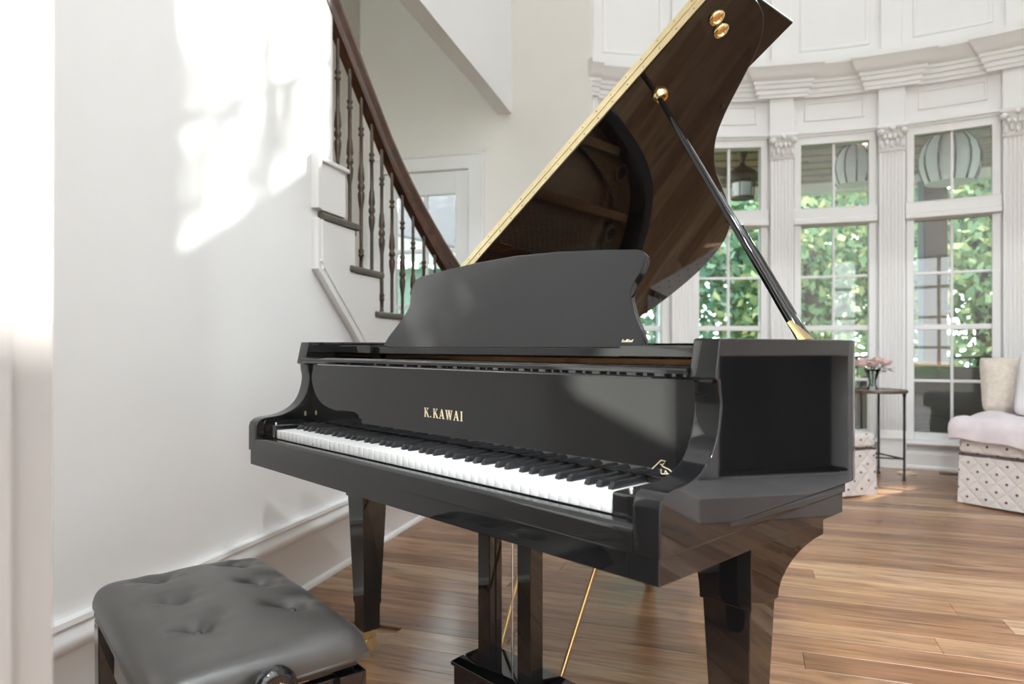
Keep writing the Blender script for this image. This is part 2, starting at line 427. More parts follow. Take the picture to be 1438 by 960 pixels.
dpart('door_casing_bead', 'trim', [(DE0 - .135, DE0 - .11, 0, .045, 0, DZ + .135), (DE1 + .11, DE1 + .135, 0, .045, 0, DZ + .135), (DE0 - .135, DE1 + .135, 0, .045, DZ + .11, DZ + .135)], bevel=.006)
ge0, ge1 = DE0 + .13, DE1 - .135
dpart('door_frame', 'trim', [(DE0 + .01, ge0, -.05, -.005, 0, DZ - .01), (ge1, DE1 - .01, -.05, -.005, 0, DZ - .01), (ge0, ge1, -.05, -.005, DZ - .21, DZ - .01), (ge0, ge1, -.05, -.005, 0, .35)], bevel=.004)
gm = (ge0 + ge1) / 2
dpart('muntin', 'trim', [(gm - .016, gm + .016, -.045, -.008, .35, DZ - .21)], bevel=.004)
zs = [.35 + (DZ - .56) * k / 4 for k in range(5)]
for k in (1, 2, 3): dpart('muntin', 'trim', [(ge0, ge1, -.045, -.008, zs[k] - .016, zs[k] + .016)], bevel=.004)
for k in range(4):
    for ea, eb in ((ge0, gm), (gm, ge1)): dpart('pane', 'glass', [(ea, eb, -.03, -.026, zs[k], zs[k + 1])])
for z in (.3, 1.3, 2.1): dpart('hinge', 'black_iron', [(DE1 - .012, DE1 - .001, -.004, .006, z, z + .1)])
# stairwell far wall
mb = MB(); wbox(mb, -1, 6.6, -1.56, -1.42, 0, CEIL)
ws = mb.build('wall_stairwell', 'wall_warm'); struct(ws, 'cream wall enclosing the far side of the staircase', 'wall')

# right wall with fireplace, front wall with cased opening, foyer, ceiling ------------
FD0, FD1 = 3.20, 4.22       # firebox along d
RW = ROOM_W
mb = MB(); wbox(mb, -4.2, FD0, RW, RW + .25, 0, 4.15); wbox(mb, FD1, 6.05, RW, RW + .25, 0, 4.15); wbox(mb, FD0, FD1, RW, RW + .25, .92, 4.15); wbox(mb, FD0, FD1, RW, RW + .25, 0, .14)
wbox(mb, -4.2, 4.6, RW, RW + .25, 4.15, CEIL); wbox(mb, 5.45, 6.05, RW, RW + .25, 4.15, CEIL); wbox(mb, 4.6, 5.45, RW, RW + .25, 5.6, CEIL)
wr = mb.build('wall_right', 'wall'); struct(wr, 'off-white wall behind the fireplace, facing the staircase', 'wall')
fp = empty('fireplace', W((FD0 + FD1) / 2, RW, 0)); tag(fp, 'white fireplace surround with black firebox and pale stone hearth', 'fireplace')
def fpart(name, mat, lst, **kw):
    m = MB()
    for a in lst: wbox(m, *a)
    o = m.build(name, mat, **kw); o.parent = fp; o.matrix_parent_inverse = Matrix.Translation(-fp.location); return o
fpart('firebox', 'soot_and_hole_black', [(FD0, FD1, RW + .25, RW + .3, .14, .92), (FD0 - .05, FD0, RW + .004, RW + .5, .14, .92), (FD1, FD1 + .05, RW + .004, RW + .5, .14, .92), (FD0, FD1, RW + .004, RW + .5, .92, .97), (FD0, FD1, RW + .004, RW + .5, .10, .14)])
fpart('surround', 'stone', [(FD0 - .16, FD0 + .004, RW - .03, RW, .14, 1.1), (FD1 - .004, FD1 + .16, RW - .03, RW, .14, 1.1), (FD0, FD1, RW - .03, RW, .915, 1.1)], bevel=.004)
fpart('pilaster', 'trim', [(FD0 - .36, FD0 - .16, RW - .07, RW, .0, 1.25)], bevel=.006); fpart('pilaster', 'trim', [(FD1 + .16, FD1 + .36, RW - .07, RW, .0, 1.25)], bevel=.006)
fpart('frieze', 'trim', [(FD0 - .36, FD1 + .36, RW - .06, RW, 1.1, 1.32)], bevel=.006)
fpart('mantel_shelf', 'trim', [(FD0 - .45, FD1 + .45, RW - .2, RW, 1.32, 1.38)], bevel=.01)
fpart('hearth', 'stone', [(FD0 - .4, FD1 + .4, RW - .55, RW - .07, .001, .14)], bevel=.006)
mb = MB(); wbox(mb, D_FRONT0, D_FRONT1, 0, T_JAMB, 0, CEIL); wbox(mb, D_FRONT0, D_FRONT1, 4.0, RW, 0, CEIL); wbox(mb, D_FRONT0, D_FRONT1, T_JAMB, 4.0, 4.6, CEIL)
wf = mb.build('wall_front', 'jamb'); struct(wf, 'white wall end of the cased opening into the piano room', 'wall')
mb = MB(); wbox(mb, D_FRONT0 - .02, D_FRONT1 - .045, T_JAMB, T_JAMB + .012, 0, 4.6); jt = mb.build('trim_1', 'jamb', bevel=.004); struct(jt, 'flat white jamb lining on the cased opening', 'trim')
# foyer behind the opening: unseen window added for frontal fill light
FY = -4.0
mb = MB(); wbox(mb, FY - .2, FY, -.1, 1.1, 0, CEIL); wbox(mb, FY - .2, FY, 3.5, RW + .1, 0, CEIL); wbox(mb, FY - .2, FY, 1.1, 3.5, 0, .3); wbox(mb, FY - .2, FY, 1.1, 3.5, 2.9, CEIL)
wy = mb.build('wall_foyer', 'wall'); struct(wy, 'off-white foyer wall around the added fill window', 'wall')
w9 = empty('window_9', W(FY, 2.3, .3)); struct(w9, 'gridded window added in the foyer for fill light', 'window')
def w9part(name, mat, lst):
    m = MB()
    for a in lst: wbox(m, *a)
    o = m.build(name, mat); o.parent = w9; o.matrix_parent_inverse = Matrix.Translation(-w9.location)
for k in range(5): w9part('mullion', 'trim', [(FY - .1, FY - .04, 1.1 + .6 * k - .03, 1.1 + .6 * k + .03, .3, 2.9)])
for k in range(5): w9part('transom_bar', 'trim', [(FY - .1, FY - .04, 1.1, 3.5, .3 + .65 * k - .03, .3 + .65 * k + .03)])
mb = MB(); wbox(mb, -4.3, 6.8, -1.7, RW + .3, CEIL, CEIL + .2); mb.pb(-20, 55, 1, 4.0, CEIL, CEIL + .2, 12)
ce = mb.build('ceiling', 'ceil'); struct(ce, 'white ceiling of the two-storey room', 'ceiling')

# ------------------------------------------------------------------ the bay
PIL = [-15.4 + 13 * k for k in range(6)]          # pilaster centres, degrees
SEG = [p + 6.5 for p in PIL[:-1]]
RWALL = 3.72
Z_SILL, Z_HEAD = 0.22, 2.74
mb = MB()
for p in PIL: mb.pb(p - 1.8, p + 1.8, RWALL, 3.92, 0, Z_HEAD, 2)
mb.pb(PIL[0] - 1.8, PIL[-1] + 1.8, RWALL, 3.92, Z_HEAD, 4.52, 40)
mb.pb(PIL[0] - 1.8, PIL[-1] + 1.8, RWALL, 3.92, 5.85, CEIL, 40)
US = 30.1; UH = 5.55
mb.pb(PIL[0] - 1.8, US - UH, RWALL, 3.92, 4.52, 5.85, 24); mb.pb(US + UH, 43.3, RWALL, 3.92, 4.52, 5.85, 6); mb.pb(48.7, PIL[-1] + 1.8, RWALL, 3.92, 4.52, 5.85, 3)
for s in SEG: mb.pb(s - 4.7, s + 4.7, RWALL - .02, 3.92, 0, Z_SILL - .03, 6)
wbay = mb.build('wall_bay', 'trim', smooth=30); struct(wbay, 'curved white panelled bay wall with tall windows', 'wall')

CRN = [(3.74, 3.06), (3.66, 3.06), (3.66, 3.085), (3.645, 3.09), (3.645, 3.125), (3.625, 3.13), (3.615, 3.16), (3.60, 3.165), (3.60, 3.19), (3.575, 3.20), (3.55, 3.225), (3.52, 3.275), (3.505, 3.285), (3.505, 3.33), (3.74, 3.35)]
CRN = [(3.74 - (3.74 - r) * .78, z) for r, z in CRN]
mb = MB(); mb.sweep(CRN, PIL[0] - .3, PIL[-1] + 1.8, 60); mb.build('crown_moulding', 'trim', wbay, smooth=25)
for s in SEG:
    # frieze panel frame above each window
    m = MB(); z0, z1 = 2.87, 3.03; h = 3.55
    for a in ((s - h, s + h, 3.710, 3.73, z1 - .018, z1), (s - h, s + h, 3.710, 3.73, z0, z0 + .018), (s - h, s - h + .28, 3.710, 3.73, z0, z1), (s + h - .28, s + h, 3.710, 3.73, z0, z1)): m.pb(*a, 5)
    m.pb(s - h + .28, s + h - .28, 3.716, 3.73, z0 + .018, z1 - .018, 5)
    m.build('frieze_panel', 'trim', wbay, bevel=.003, seg=1)
    m = MB(); m.sweep([(3.74, 2.735), (3.685, 2.735), (3.685, 2.75), (3.67, 2.755), (3.67, 2.775), (3.74, 2.78)], s - 5.0, s + 5.0, 6); m.build('head_moulding', 'trim', wbay, smooth=30)
    # panel on the storey above
    m = MB(); z0, z1 = 3.46, 4.4
    for a in ((s - 4.1, s + 4.1, 3.712, 3.73, z1 - .03, z1), (s - 4.1, s + 4.1, 3.712, 3.73, z0, z0 + .03), (s - 4.1, s - 3.65, 3.712, 3.73, z0, z1), (s + 3.65, s + 4.1, 3.712, 3.73, z0, z1)): m.pb(*a, 5)
    m.build('upper_panel', 'trim', wbay, bevel=.004, seg=1)
    m = MB(); m.sweep([(3.74, 0.0), (3.655, 0.0), (3.655, .015), (3.665, .03), (3.665, .12), (3.675, .135), (3.74, .135)], s - 5.0, s + 5.0, 6); m.build('plinth_board', 'trim', wbay, smooth=30)
for i, p in enumerate(PIL):
    pil = empty('trim_%d' % (i + 2)); struct(pil, 'fluted white pilaster with carved capital, number %d along the bay from the cream wall' % (i + 1) if 0 else
        'fluted white pilaster with carved capital, ' + ('first', 'second', 'third', 'fourth', 'fifth', 'sixth')[i] + ' along the bay from the cream wall', 'pilaster')
    # fluted shaft: plan contour extruded
    hw = 1.42; nfl = 6; cont = []
    edge = .17; fw = (2 * hw - 2 * edge) / nfl
    cont.append((p - hw, 3.74)); cont.append((p - hw, 3.645))
    for k in range(nfl):
        a0 = p - hw + edge + k * fw
        cont.append((a0 + fw * .12, 3.645))
        for j in range(1, 6):
            u = j / 6; cont.append((a0 + fw * (.12 + .76 * u), 3.645 + .007 * math.sin(math.pi * u)))
        cont.append((a0 + fw * .88, 3.645))
    cont += [(p + hw, 3.645), (p + hw, 3.74)]
    def fn(a, r, t): return (1.6 + r * math.sin(R(a)), 2.2 + r * math.cos(R(a)), t)
    m = MB(); m.prism(cont, .30, 2.545, fn); m.build('shaft', 'trim', pil, smooth=20)
    m = MB(); m.pb(p - 1.6, p + 1.6, 3.62, 3.74, 0, .22, 3); m.sweep([(3.74, .22), (3.615, .22), (3.61, .24), (3.625, .26), (3.63, .28), (3.64, .30), (3.74, .30)], p - 1.6, p + 1.6, 3); m.build('base', 'trim', pil, smooth=30)
    # capital: bell, abacus, two rows of leaves and corner volutes
    cap = MB(); cap.sweep([(3.74, 2.545), (3.635, 2.545), (3.63, 2.555), (3.638, 2.565), (3.635, 2.60), (3.62, 2.68), (3.60, 2.72), (3.74, 2.72)], p - 1.5, p + 1.5, 4)
    cap.sweep([(3.74, 2.72), (3.585, 2.72), (3.58, 2.735), (3.59, 2.75), (3.74, 2.75)], p - 1.75, p + 1.75, 4)
    cap_o = cap.build('capital', 'trim', pil, smooth=40)
    lf = MB()
    for k in range(5):
        a = p - 1.2 + .6 * k; c = (1.6 + 3.622 * math.sin(R(a)), 2.2 + 3.622 * math.cos(R(a)), 2.595 + .018 * (k % 2)); lf.sphere(c, .017, 8, 6, 1.9)
    for k in range(4):
        a = p - .9 + .6 * k; c = (1.6 + 3.612 * math.sin(R(a)), 2.2 + 3.612 * math.cos(R(a)), 2.655); lf.sphere(c, .019, 8, 6, 1.3)
    for sg in (-1, 1):
        a = p + sg * 1.35; c = (1.6 + 3.595 * math.sin(R(a)), 2.2 + 3.595 * math.cos(R(a)), 2.69); lf.sphere(c, .03, 10, 8, .9)
    lf.sphere((1.6 + 3.59 * math.sin(R(p)), 2.2 + 3.59 * math.cos(R(p)), 2.715), .022, 8, 6)
    lf.build('carved_leaf', 'trim', cap_o, smooth=60)
    m = MB(); m.pb(p - 1.5, p + 1.5, 3.66, 3.74, 2.75, 3.06, 3); m.build('frieze_block', 'trim', pil, bevel=.003, seg=1)
    m = MB(); m.sweep([(r - .045, z) if r < 3.73 else (r, z + .002) for r, z in CRN], max(p - 1.5, PIL[0] - .25), p + 1.5, 4, spread=1.0 if i else 0.0); m.build('crown_block', 'trim', pil, smooth=25)
    m = MB(); m.pb(p - 1.2, p + 1.2, 3.69, 3.74, 3.35, 4.45, 3); m.build('upper_strip', 'trim', pil, bevel=.003, seg=1)

# windows: double-hung sash below, two-light transom above
WIN_LABEL = ['tall white sash window of the bay beside the cream wall', 'tall white sash window with a porch fan lantern in its transom', 'tall white sash window behind the lid prop base',
             'tall white sash window with porch post and wicker sofa behind it', 'tall white sash window of the bay beside the fireplace wall']
for i, s in enumerate(SEG):
    w = empty('window_%d' % (i + 1)); struct(w, WIN_LABEL[i], 'window')
    GW = 3.98
    c = MB()
    for sg in (-1, 1): c.pb(s + sg * GW, s + sg * 4.85, 3.70, 3.80, Z_SILL, Z_HEAD, 1)
    c.pb(s - 4.85, s + 4.85, 3.70, 3.80, 2.67, Z_HEAD, 4); c.pb(s - GW, s + GW, 3.72, 3.80, Z_SILL, .285, 4)
    c.build('window_frame', 'trim', w, bevel=.004, seg=1)
    c = MB(); c.sweep([(3.80, 1.985), (3.70, 1.985), (3.665, 2.0), (3.665, 2.03), (3.68, 2.045), (3.68, 2.12), (3.70, 2.135), (3.80, 2.135)], s - 4.95, s + 4.95, 5); c.build('transom_bar', 'trim', w, smooth=30)
    c = MB(); c.sweep([(3.80, .19), (3.63, .19), (3.62, .205), (3.63, .225), (3.80, .24)], s - 5.0, s + 5.0, 5); c.build('window_sill', 'trim', w, smooth=30)
    def panes(z0, z1, rows, rr, th):
        hs = [z0 + (z1 - z0) * k / rows for k in range(rows + 1)]
        m = MB(); m.pb(s - .16, s + .16, rr - .015, rr + .02, z0, z1, 1); m.build('muntin', 'trim', w, bevel=.003, seg=1)
        for k in range(1, rows):
            m = MB(); m.pb(s - GW, s + GW, rr - .012, rr + .018, hs[k] - th, hs[k] + th, 4); m.build('muntin', 'trim', w, bevel=.003, seg=1)
        for k in range(rows):
            for a0, a1 in ((s - GW, s - .1), (s + .1, s + GW)):
                m = MB(); m.pb(a0, a1, rr, rr + .004, hs[k], hs[k + 1], 1); m.build('pane', 'glass', w)
    panes(.285, 1.115, 2, 3.745, .011); panes(1.145, 1.975, 2, 3.755, .011); panes(2.135, 2.67, 1, 3.745, .011)
    m = MB(); m.pb(s - GW, s + GW, 3.728, 3.785, 1.108, 1.150, 4); m.build('meeting_rail', 'trim', w, bevel=.003, seg=1)
# clerestory window on the upper storey (admits the sun patch on the left wall)
w = empty('window_6'); struct(w, 'upper storey window high in the curved bay wall', 'window')
c = MB(); c.pb(US - UH, US - UH + .35, 3.72, 3.82, 4.52, 5.85); c.pb(US + UH - .35, US + UH, 3.72, 3.82, 4.52, 5.85); c.pb(US - UH, US + UH, 3.72, 3.82, 4.5, 4.545, 4); c.pb(US - UH, US + UH, 3.72, 3.82, 5.82, 5.86, 4)
c.build('window_frame', 'trim', w)
c = MB(); c.pb(US - .24, US + .24, 3.755, 3.785, 4.53, 5.85); c.build('muntin', 'trim', w)
for z in (4.97, 5.40):
    c = MB(); c.pb(US - UH, US + UH, 3.757, 3.783, z - .011, z + .011, 4); c.build('muntin', 'trim', w)
for z0, z1 in ((4.53, 4.97), (4.97, 5.40), (5.40, 5.85)):
    for a0, a1 in ((US - UH, US), (US, US + UH)):
        c = MB(); c.pb(a0, a1, 3.765, 3.769, z0, z1); c.build('pane', 'glass', w)
w = empty('window_8'); struct(w, 'narrow upper storey window of the bay near the fireplace wall', 'window')
c = MB(); c.pb(43.3, 43.7, 3.72, 3.82, 4.52, 5.85); c.pb(48.3, 48.7, 3.72, 3.82, 4.52, 5.85); c.pb(43.3, 48.7, 3.72, 3.82, 4.5, 4.545, 3); c.pb(43.3, 48.7, 3.72, 3.82, 5.82, 5.86, 3); c.build('window_frame', 'trim', w)
for z in (4.97, 5.40):
    c = MB(); c.pb(43.3, 48.7, 3.755, 3.785, z - .01, z + .01, 3); c.build('muntin', 'trim', w)
for z0, z1 in ((4.53, 4.97), (4.97, 5.40), (5.40, 5.85)):
    c = MB(); c.pb(43.5, 48.5, 3.765, 3.769, z0, z1); c.build('pane', 'glass', w)
w = empty('window_7', W(5.02, RW, 4.15)); struct(w, 'small high window above the fireplace wall', 'window')
def w7part(name, mat, lst):
    m = MB()
    for a in lst: wbox(m, *a)
    o = m.build(name, mat); o.parent = w; o.matrix_parent_inverse = Matrix.Translation(-w.location)
w7part('window_frame', 'trim', [(4.6, 4.64, RW + .05, RW + .15, 4.15, 5.6), (5.41, 5.45, RW + .05, RW + .15, 4.15, 5.6), (4.6, 5.45, RW + .05, RW + .15, 4.15, 4.19), (4.6, 5.45, RW + .05, RW + .15, 5.56, 5.6)])
for z in (4.62, 5.1): w7part('muntin', 'trim', [(4.64, 5.41, RW + .08, RW + .12, z - .012, z + .012)])
w7part('muntin', 'trim', [(5.01, 5.035, RW + .08, RW + .12, 4.19, 5.56)])

def portal(c, nrm, w, h):
    l = bpy.data.lights.new('portal', 'AREA'); l.shape = 'RECTANGLE'; l.size = w; l.size_y = h; l.cycles.is_portal = True
    o = bpy.data.objects.new('portal', l); COL.objects.link(o); o.location = c
    o.rotation_euler = (-Vector(nrm)).to_track_quat('Z', 'Y').to_euler()
for s in SEG:
    dv = Vector((math.sin(R(s)), math.cos(R(s)), 0)); portal(Vector((1.6, 2.2, 1.45)) + dv * 3.85, -dv, .56, 2.5)
dv = Vector((math.sin(R(US)), math.cos(R(US)), 0)); portal(Vector((1.6, 2.2, 5.18)) + dv * 3.85, -dv, .7, 1.33)
portal(W(FY - .15, 2.3, 1.6), A2, 2.4, 2.6)
portal(W(5.02, RW + .2, 4.88), -N2, .85, 1.45)

# unseen ceiling lamps added as interior fill, strongest over the foyer
for k, (d, t) in enumerate(((-2.6, 1.2), (-2.6, 3.4), (-.4, 1.2), (-.4, 3.4), (2.2, 1.0), (2.2, 3.6), (4.2, 1.0), (4.2, 3.6), (3.2, 2.3), (5.6, 2.3))):
    p = W(d, t, CEIL); L = empty('fill_lamp', p); tag(L, 'round fill lamp added in the high white ceiling', 'downlight', 'added ceiling fill lamps')
    m = MB(); m.lathe([(.13, -.012), (.13, 0), (.10, 0), (.10, -.012)], n=20, cap=False); m.build('trim_ring', 'trim', L)
    la = bpy.data.lights.new('downlight', 'AREA'); la.shape = 'DISK'; la.size = .2; la.energy = 235 if d < 0 else 14; la.color = (.89, .95, 1.0)
    lo = bpy.data.objects.new('downlight', la); COL.objects.link(lo); lo.location = p + Vector((0, 0, -.02))

# ------------------------------------------------------------------ staircase
st = empty('staircase', W(3.3, -.6, 0)); struct(st, 'curved staircase with dark treads and white skirt board', 'staircase')
def sp(mb, name, mat, parent=None, **kw):
    o = mb.build(name, mat, **kw); o.parent = st; o.matrix_parent_inverse = Matrix.Translation(-st.location); return o
RISE = .1965; ZT = [1.541 - RISE * k for k in range(8)]     # T1 .. T8 tread tops
RK = [3.04, 3.29, 3.54, 3.775, 4.01]
# skirt board standing proud of the wall under the treads, with its moulding
sk = [(2.94, 1.50), (2.94, 1.295), (4.42, .06), (4.42, 0), (4.52, 0), (4.52, ZT[5] - .03)]
steps = []
for k in range(4): steps.append((RK[k + 1], ZT[k] - .035)); steps.append((RK[k], ZT[k] - .035))
skp = [(2.94, 1.505), (2.94, 1.295), (4.50, 0.0), (5.0, 0.0), (5.0, .3), (4.25, ZT[4] - .035), (4.01, ZT[4] - .035)]
for k in (3, 2, 1, 0): skp += [(RK[k + 1], ZT[k] - .035), (RK[k], ZT[k] - .035)]
m = MB(); m.prism(skp, -.12, .012, lambda p, q, t: W(p, t, q)); sp(m, 'skirt_board', 'trim')
def strip(pts, w0, w1, tk):
    m = MB()
    for (d0, z0), (d1, z1) in zip(pts[:-1], pts[1:]):
        v = Vector((d1 - d0, z1 - z0)).normalized(); nn = Vector((v.y, -v.x)) * -1
        q = [(d0 + nn.x * w0, z0 + nn.y * w0), (d1 + nn.x * w0, z1 + nn.y * w0), (d1 + nn.x * w1, z1 + nn.y * w1), (d0 + nn.x * w1, z0 + nn.y * w1)]
        m.prism(q, 0, tk, lambda p, qq, t: W(p, t, qq))
    return m
path = [(2.94, 1.505), (2.94, 1.295), (4.5, 0.0)]
sp(strip(path, 0, .014, .034), 'skirt_moulding', 'trim', bevel=.003); sp(strip(path, .014, .045, .022), 'skirt_moulding', 'trim', bevel=.002); sp(strip(path, .045, .058, .028), 'skirt_moulding', 'trim', bevel=.003)
# white end block of the step above, with cap
m = MB(); wbox(m, 2.955, 3.19, -.12, .02, 1.545, 1.745); sp(m, 'end_block', 'trim', bevel=.004)
m = MB(); wbox(m, 2.94, 2.972, -.12, .035, 1.545, 1.775); sp(m, 'end_block_edge', 'trim', bevel=.004)
m = MB(); wbox(m, 2.945, 3.205, -.12, .035, 1.745, 1.765); sp(m, 'end_block_cap', 'trim', bevel=.006)
def tread(c0, c1, z, hd, back):
    """c0,c1: ends of the tread along the string line (world xy)"""
    u = (c1 - c0).normalized(); n = Vector((u.y, -u.x, 0)); L = (c1 - c0).length
    m = MB(); mid = (c0 + c1) / 2 + Vector((0, 0, z))
    m.obox(mid + n * (.045 - back / 2) + Vector((0, 0, -.016)), u * (L / 2), n * ((back + .0) / 2), Vector((0, 0, .016)))
    sp(m, 'tread', 'tread', bevel=.012)
    m = MB(); m.obox(mid + n * (.03 - back / 2) + Vector((0, 0, -.045)), u * (L / 2 - .015), n * (back / 2), Vector((0, 0, .014))); sp(m, 'tread_cove', 'tread', bevel=.008)
for k in range(3):
    tread(W(RK[k] - .05, -.02, 0), W(RK[k + 1] + .04, -.02, 0), ZT[k], 0, 1.2)
    m = MB(); wbox(m, RK[k + 1] - .02, RK[k + 1], -1.25, -.03, ZT[k] - RISE - .001, ZT[k] - .03); sp(m, 'riser', 'trim')
# balusters follow a line that turns into the room
bal = []; hd = 15.4; P = W(3.19, -.02, 0)
for i in range(16):
    bal.append((P.copy(), hd))
    if i >= 4: hd += 2.5
    P = P + Vector((math.sin(R(hd)), math.cos(R(hd)), 0)) * .11
for k in range(3, 8):
    i = 1 + 2 * (k - 1)
    a, b = bal[i][0], bal[i + 1][0]; u = (b - a).normalized()
    if k == 7: a, b = bal[13][0], bal[14][0]
    tread(a - u * .11, b + u * .11, ZT[k], 0, 1.15)
    m = MB(); n = Vector((u.y, -u.x, 0)); m.obox((a + b) / 2 - n * .6 + Vector((0, 0, (ZT[k] - .03) / 2)), u * .115, n * .58, Vector((0, 0, (ZT[k] - .03) / 2))); sp(m, 'step_body', 'trim')
rl = empty('stair_railing', bal[5][0]); tag(rl, 'brown stair handrail on turned wrought iron balusters beside the white wall', 'railing')
def rp(mb, name, mat, parent=None, **kw):
    o = mb.build(name, mat, **kw); o.parent = rl; o.matrix_parent_inverse = Matrix.Translation(-rl.location); return o
def rail_z(i): return 2.345 - .0935 * i
for i in range(13):
    p = bal[i][0]; kt = (i + 1) // 2 if i else 0
    zb = ZT[min(kt, 7)]; zt = rail_z(i) + .02; H = zt - zb
    prof = [(.0125, 0), (.0125, .006), (.0085, .012), (.0085, .055), (.013, .06), (.0145, .068), (.011, .076), (.0145, .084), (.013, .092), (.0085, .097)]
    cz = H - .44
    prof += [(.0085, cz - .11), (.010, cz - .10), (.0155, cz - .06), (.0165, cz - .035), (.0105, cz - .018), (.0165, cz - .008), (.0165, cz + .008), (.0105, cz + .018), (.0165, cz + .035), (.0145, cz + .065), (.012, cz + .095), (.009, cz + .105)]
    for q in (H - .175,):
        prof += [(.0085, q - .026), (.014, q - .02), (.0145, q - .014), (.010, q - .006), (.010, q + .002), (.0145, q + .008), (.014, q + .016), (.0085, q + .022)]
    prof += [(.0085, H)]
    m = MB(); m.lathe(prof, (p.x, p.y, zb), 10); rp(m, 'baluster', 'iron', smooth=50)
rings = []
pts = [bal[0][0] - A2 * .17] + [b[0] for b in bal[:15]]
for j, p in enumerate(pts):
    i = j - 1 if j else -1.55
    q0, q1 = pts[max(j - 1, 0)], pts[min(j + 1, len(pts) - 1)]
    u = (q1 - q0); u.z = 0; u.normalize(); T = (u + Vector((0, 0, -.85))).normalized(); S = Vector((u.y, -u.x, 0)); U = S.cross(T); U = U if U.z > 0 else -U
    c = p + Vector((0, 0, rail_z(i)))
    sec = [(-.022, 0), (.022, 0), (.026, .012), (.020, .026), (.022, .036), (.031, .046), (.031, .058), (.022, .070), (.008, .076), (-.008, .076), (-.022, .070), (-.031, .058), (-.031, .046), (-.022, .036), (-.020, .026), (-.026, .012)]
    rings.append([c + S * a + U * (b * 1.7) for a, b in sec])
m = MB(); m.loft(rings); rp(m, 'handrail', 'rail', smooth=60)
q = bal[14][0]; m = MB(); m.lathe([(.045, ZT[7]), (.045, ZT[7] + .12), (.028, ZT[7] + .15), (.024, .6), (.034, .75), (.024, .80), (.026, 1.0), (.045, 1.03), (.060, 1.08), (.060, 1.16), (.045, 1.19), (.002, 1.20)], (q.x, q.y, 0), 20); rp(m, 'newel_post', 'rail', smooth=40)

# ------------------------------------------------------------------ grand piano (local: x along the keyboard, y to the tail)
PHI = R(-46.72)
pn = empty('grand_piano', (-.2597, 1.5379, 0), PHI); tag(pn, 'glossy black grand piano with raised lid and open keyboard', 'piano')
def part(mb, name, mat='black', parent=None, label=None, **kw):
    o = mb.build(name, mat, pn if parent is None else parent, **kw)
    if label: o['label'] = label
    return o
def yz(y, z, x): return (x, y, z)
def xz(x, z, y): return (x, y, z)
HW = .726; ZR0, ZR1 = .686, .988
# lid outline (s across from the hinge, y)
LC = [(1.474, .60), (1.474, .655), (1.470, .695), (1.456, .738), (1.430, .780), (1.395, .815), (1.350, .846), (1.300, .876), (1.255, .902), (1.197, .938), (1.129, .992), (1.072, 1.060), (1.017, 1.149), (.966, 1.262), (.912, 1.382), (.855, 1.485),
      (.788, 1.570), (.698, 1.637), (.563, 1.682), (.413, 1.691), (.252, 1.674), (.14, 1.628), (.055, 1.545), (.008, 1.42), (-.008, 1.25), (-.008, 1.05)]
lid_curve = [(p.x, p.y) for p in catmull([(a, b, 0) for a, b in LC], 5)]
def offset(path, d):
    out = []
    for i, (x, y) in enumerate(path):
        a = path[max(i - 1, 0)]; b = path[min(i + 1, len(path) - 1)]
        tx, ty = b[0] - a[0], b[1] - a[1]; l = math.hypot(tx, ty) or 1
        out.append((x - ty / l * d, y + tx / l * d))      # path runs counter-clockwise, interior on the left
    return out
rc = [(s - .726, y) for s, y in lid_curve]
rc = offset(rc, .022)
rc = [(min(max(x, -HW), HW), y) for x, y in rc]
outer = [(HW, .16), (HW, .3), (HW, .45)] + rc + [(-HW, .8), (-HW, .5), (-HW, .3), (-HW, .16)]
outer = [p for i, p in enumerate(outer) if i == 0 or math.hypot(p[0] - outer[i - 1][0], p[1] - outer[i - 1][1]) > 1e-4]
inner = offset(outer, .05)
def band(mb, o, i, z0, z1):
    n = len(o); vs = [(x, y, z0) for x, y in o] + [(x, y, z0) for x, y in i] + [(x, y, z1) for x, y in o] + [(x, y, z1) for x, y in i]; fs = []
    for k in range(n - 1):
        fs += [(k, k + 1, 2 * n + k + 1, 2 * n + k), (n + k, 3 * n + k, 3 * n + k + 1, n + k + 1), (2 * n + k, 2 * n + k + 1, 3 * n + k + 1, 3 * n + k), (k, n + k, n + k + 1, k + 1)]
    fs += [(0, 2 * n, 3 * n, n), (n - 1, 2 * n - 1, 4 * n - 1, 3 * n - 1)]
    return mb.add(vs, fs)
part(band(MB(), outer, inner, ZR0, ZR1), 'rim', bevel=.0025, smooth=40, skip=lambda c: abs(c.y - .16) < 1e-4)
ARM = [(-.035, .668), (-.035, .738), (-.031, .751), (-.02, .760), (-.002, .765), (.03, .768), (.06, .775), (.09, .790), (.112, .812), (.126, .842), (.133, .878), (.129, .902), (.121, .921), (.131, .988), (.16, .988), (.16, .668)]
arm_s = [(-.035, .668), (-.035, .738)] + [(p.x, p.y) for p in catmull([(a, b, 0) for a, b in ARM[2:12]], 4)] + [(.1275, .9185), (.117, .9215), (.1175, .926), (.131, .988), (.16, .988), (.16, .668)]
for sg in (-1, 1):
    m = MB(); m.prism(arm_s, sg * (HW - .05), sg * HW, yz); part(m, 'arm', bevel=.0035, smooth=30, skip=lambda c: abs(c.y - .16) < 1e-4)
m = MB(); m.box(-.721, .721, -.031, .634, .626, .668); part(m, 'keybed', bevel=.002)
m = MB(); m.box(-.7235, .7235, -.026, .642, .6675, .6865); part(m, 'rim_ledge', bevel=.002)
m = MB(); m.prism([(-.036, .669), (-.036, .694), (-.034, .703), (-.028, .7085), (-.020, .7095), (-.010, .7085), (-.006, .703), (-.006, .669)], -.676, .676, yz); part(m, 'keyslip', bevel=.0008, smooth=40)
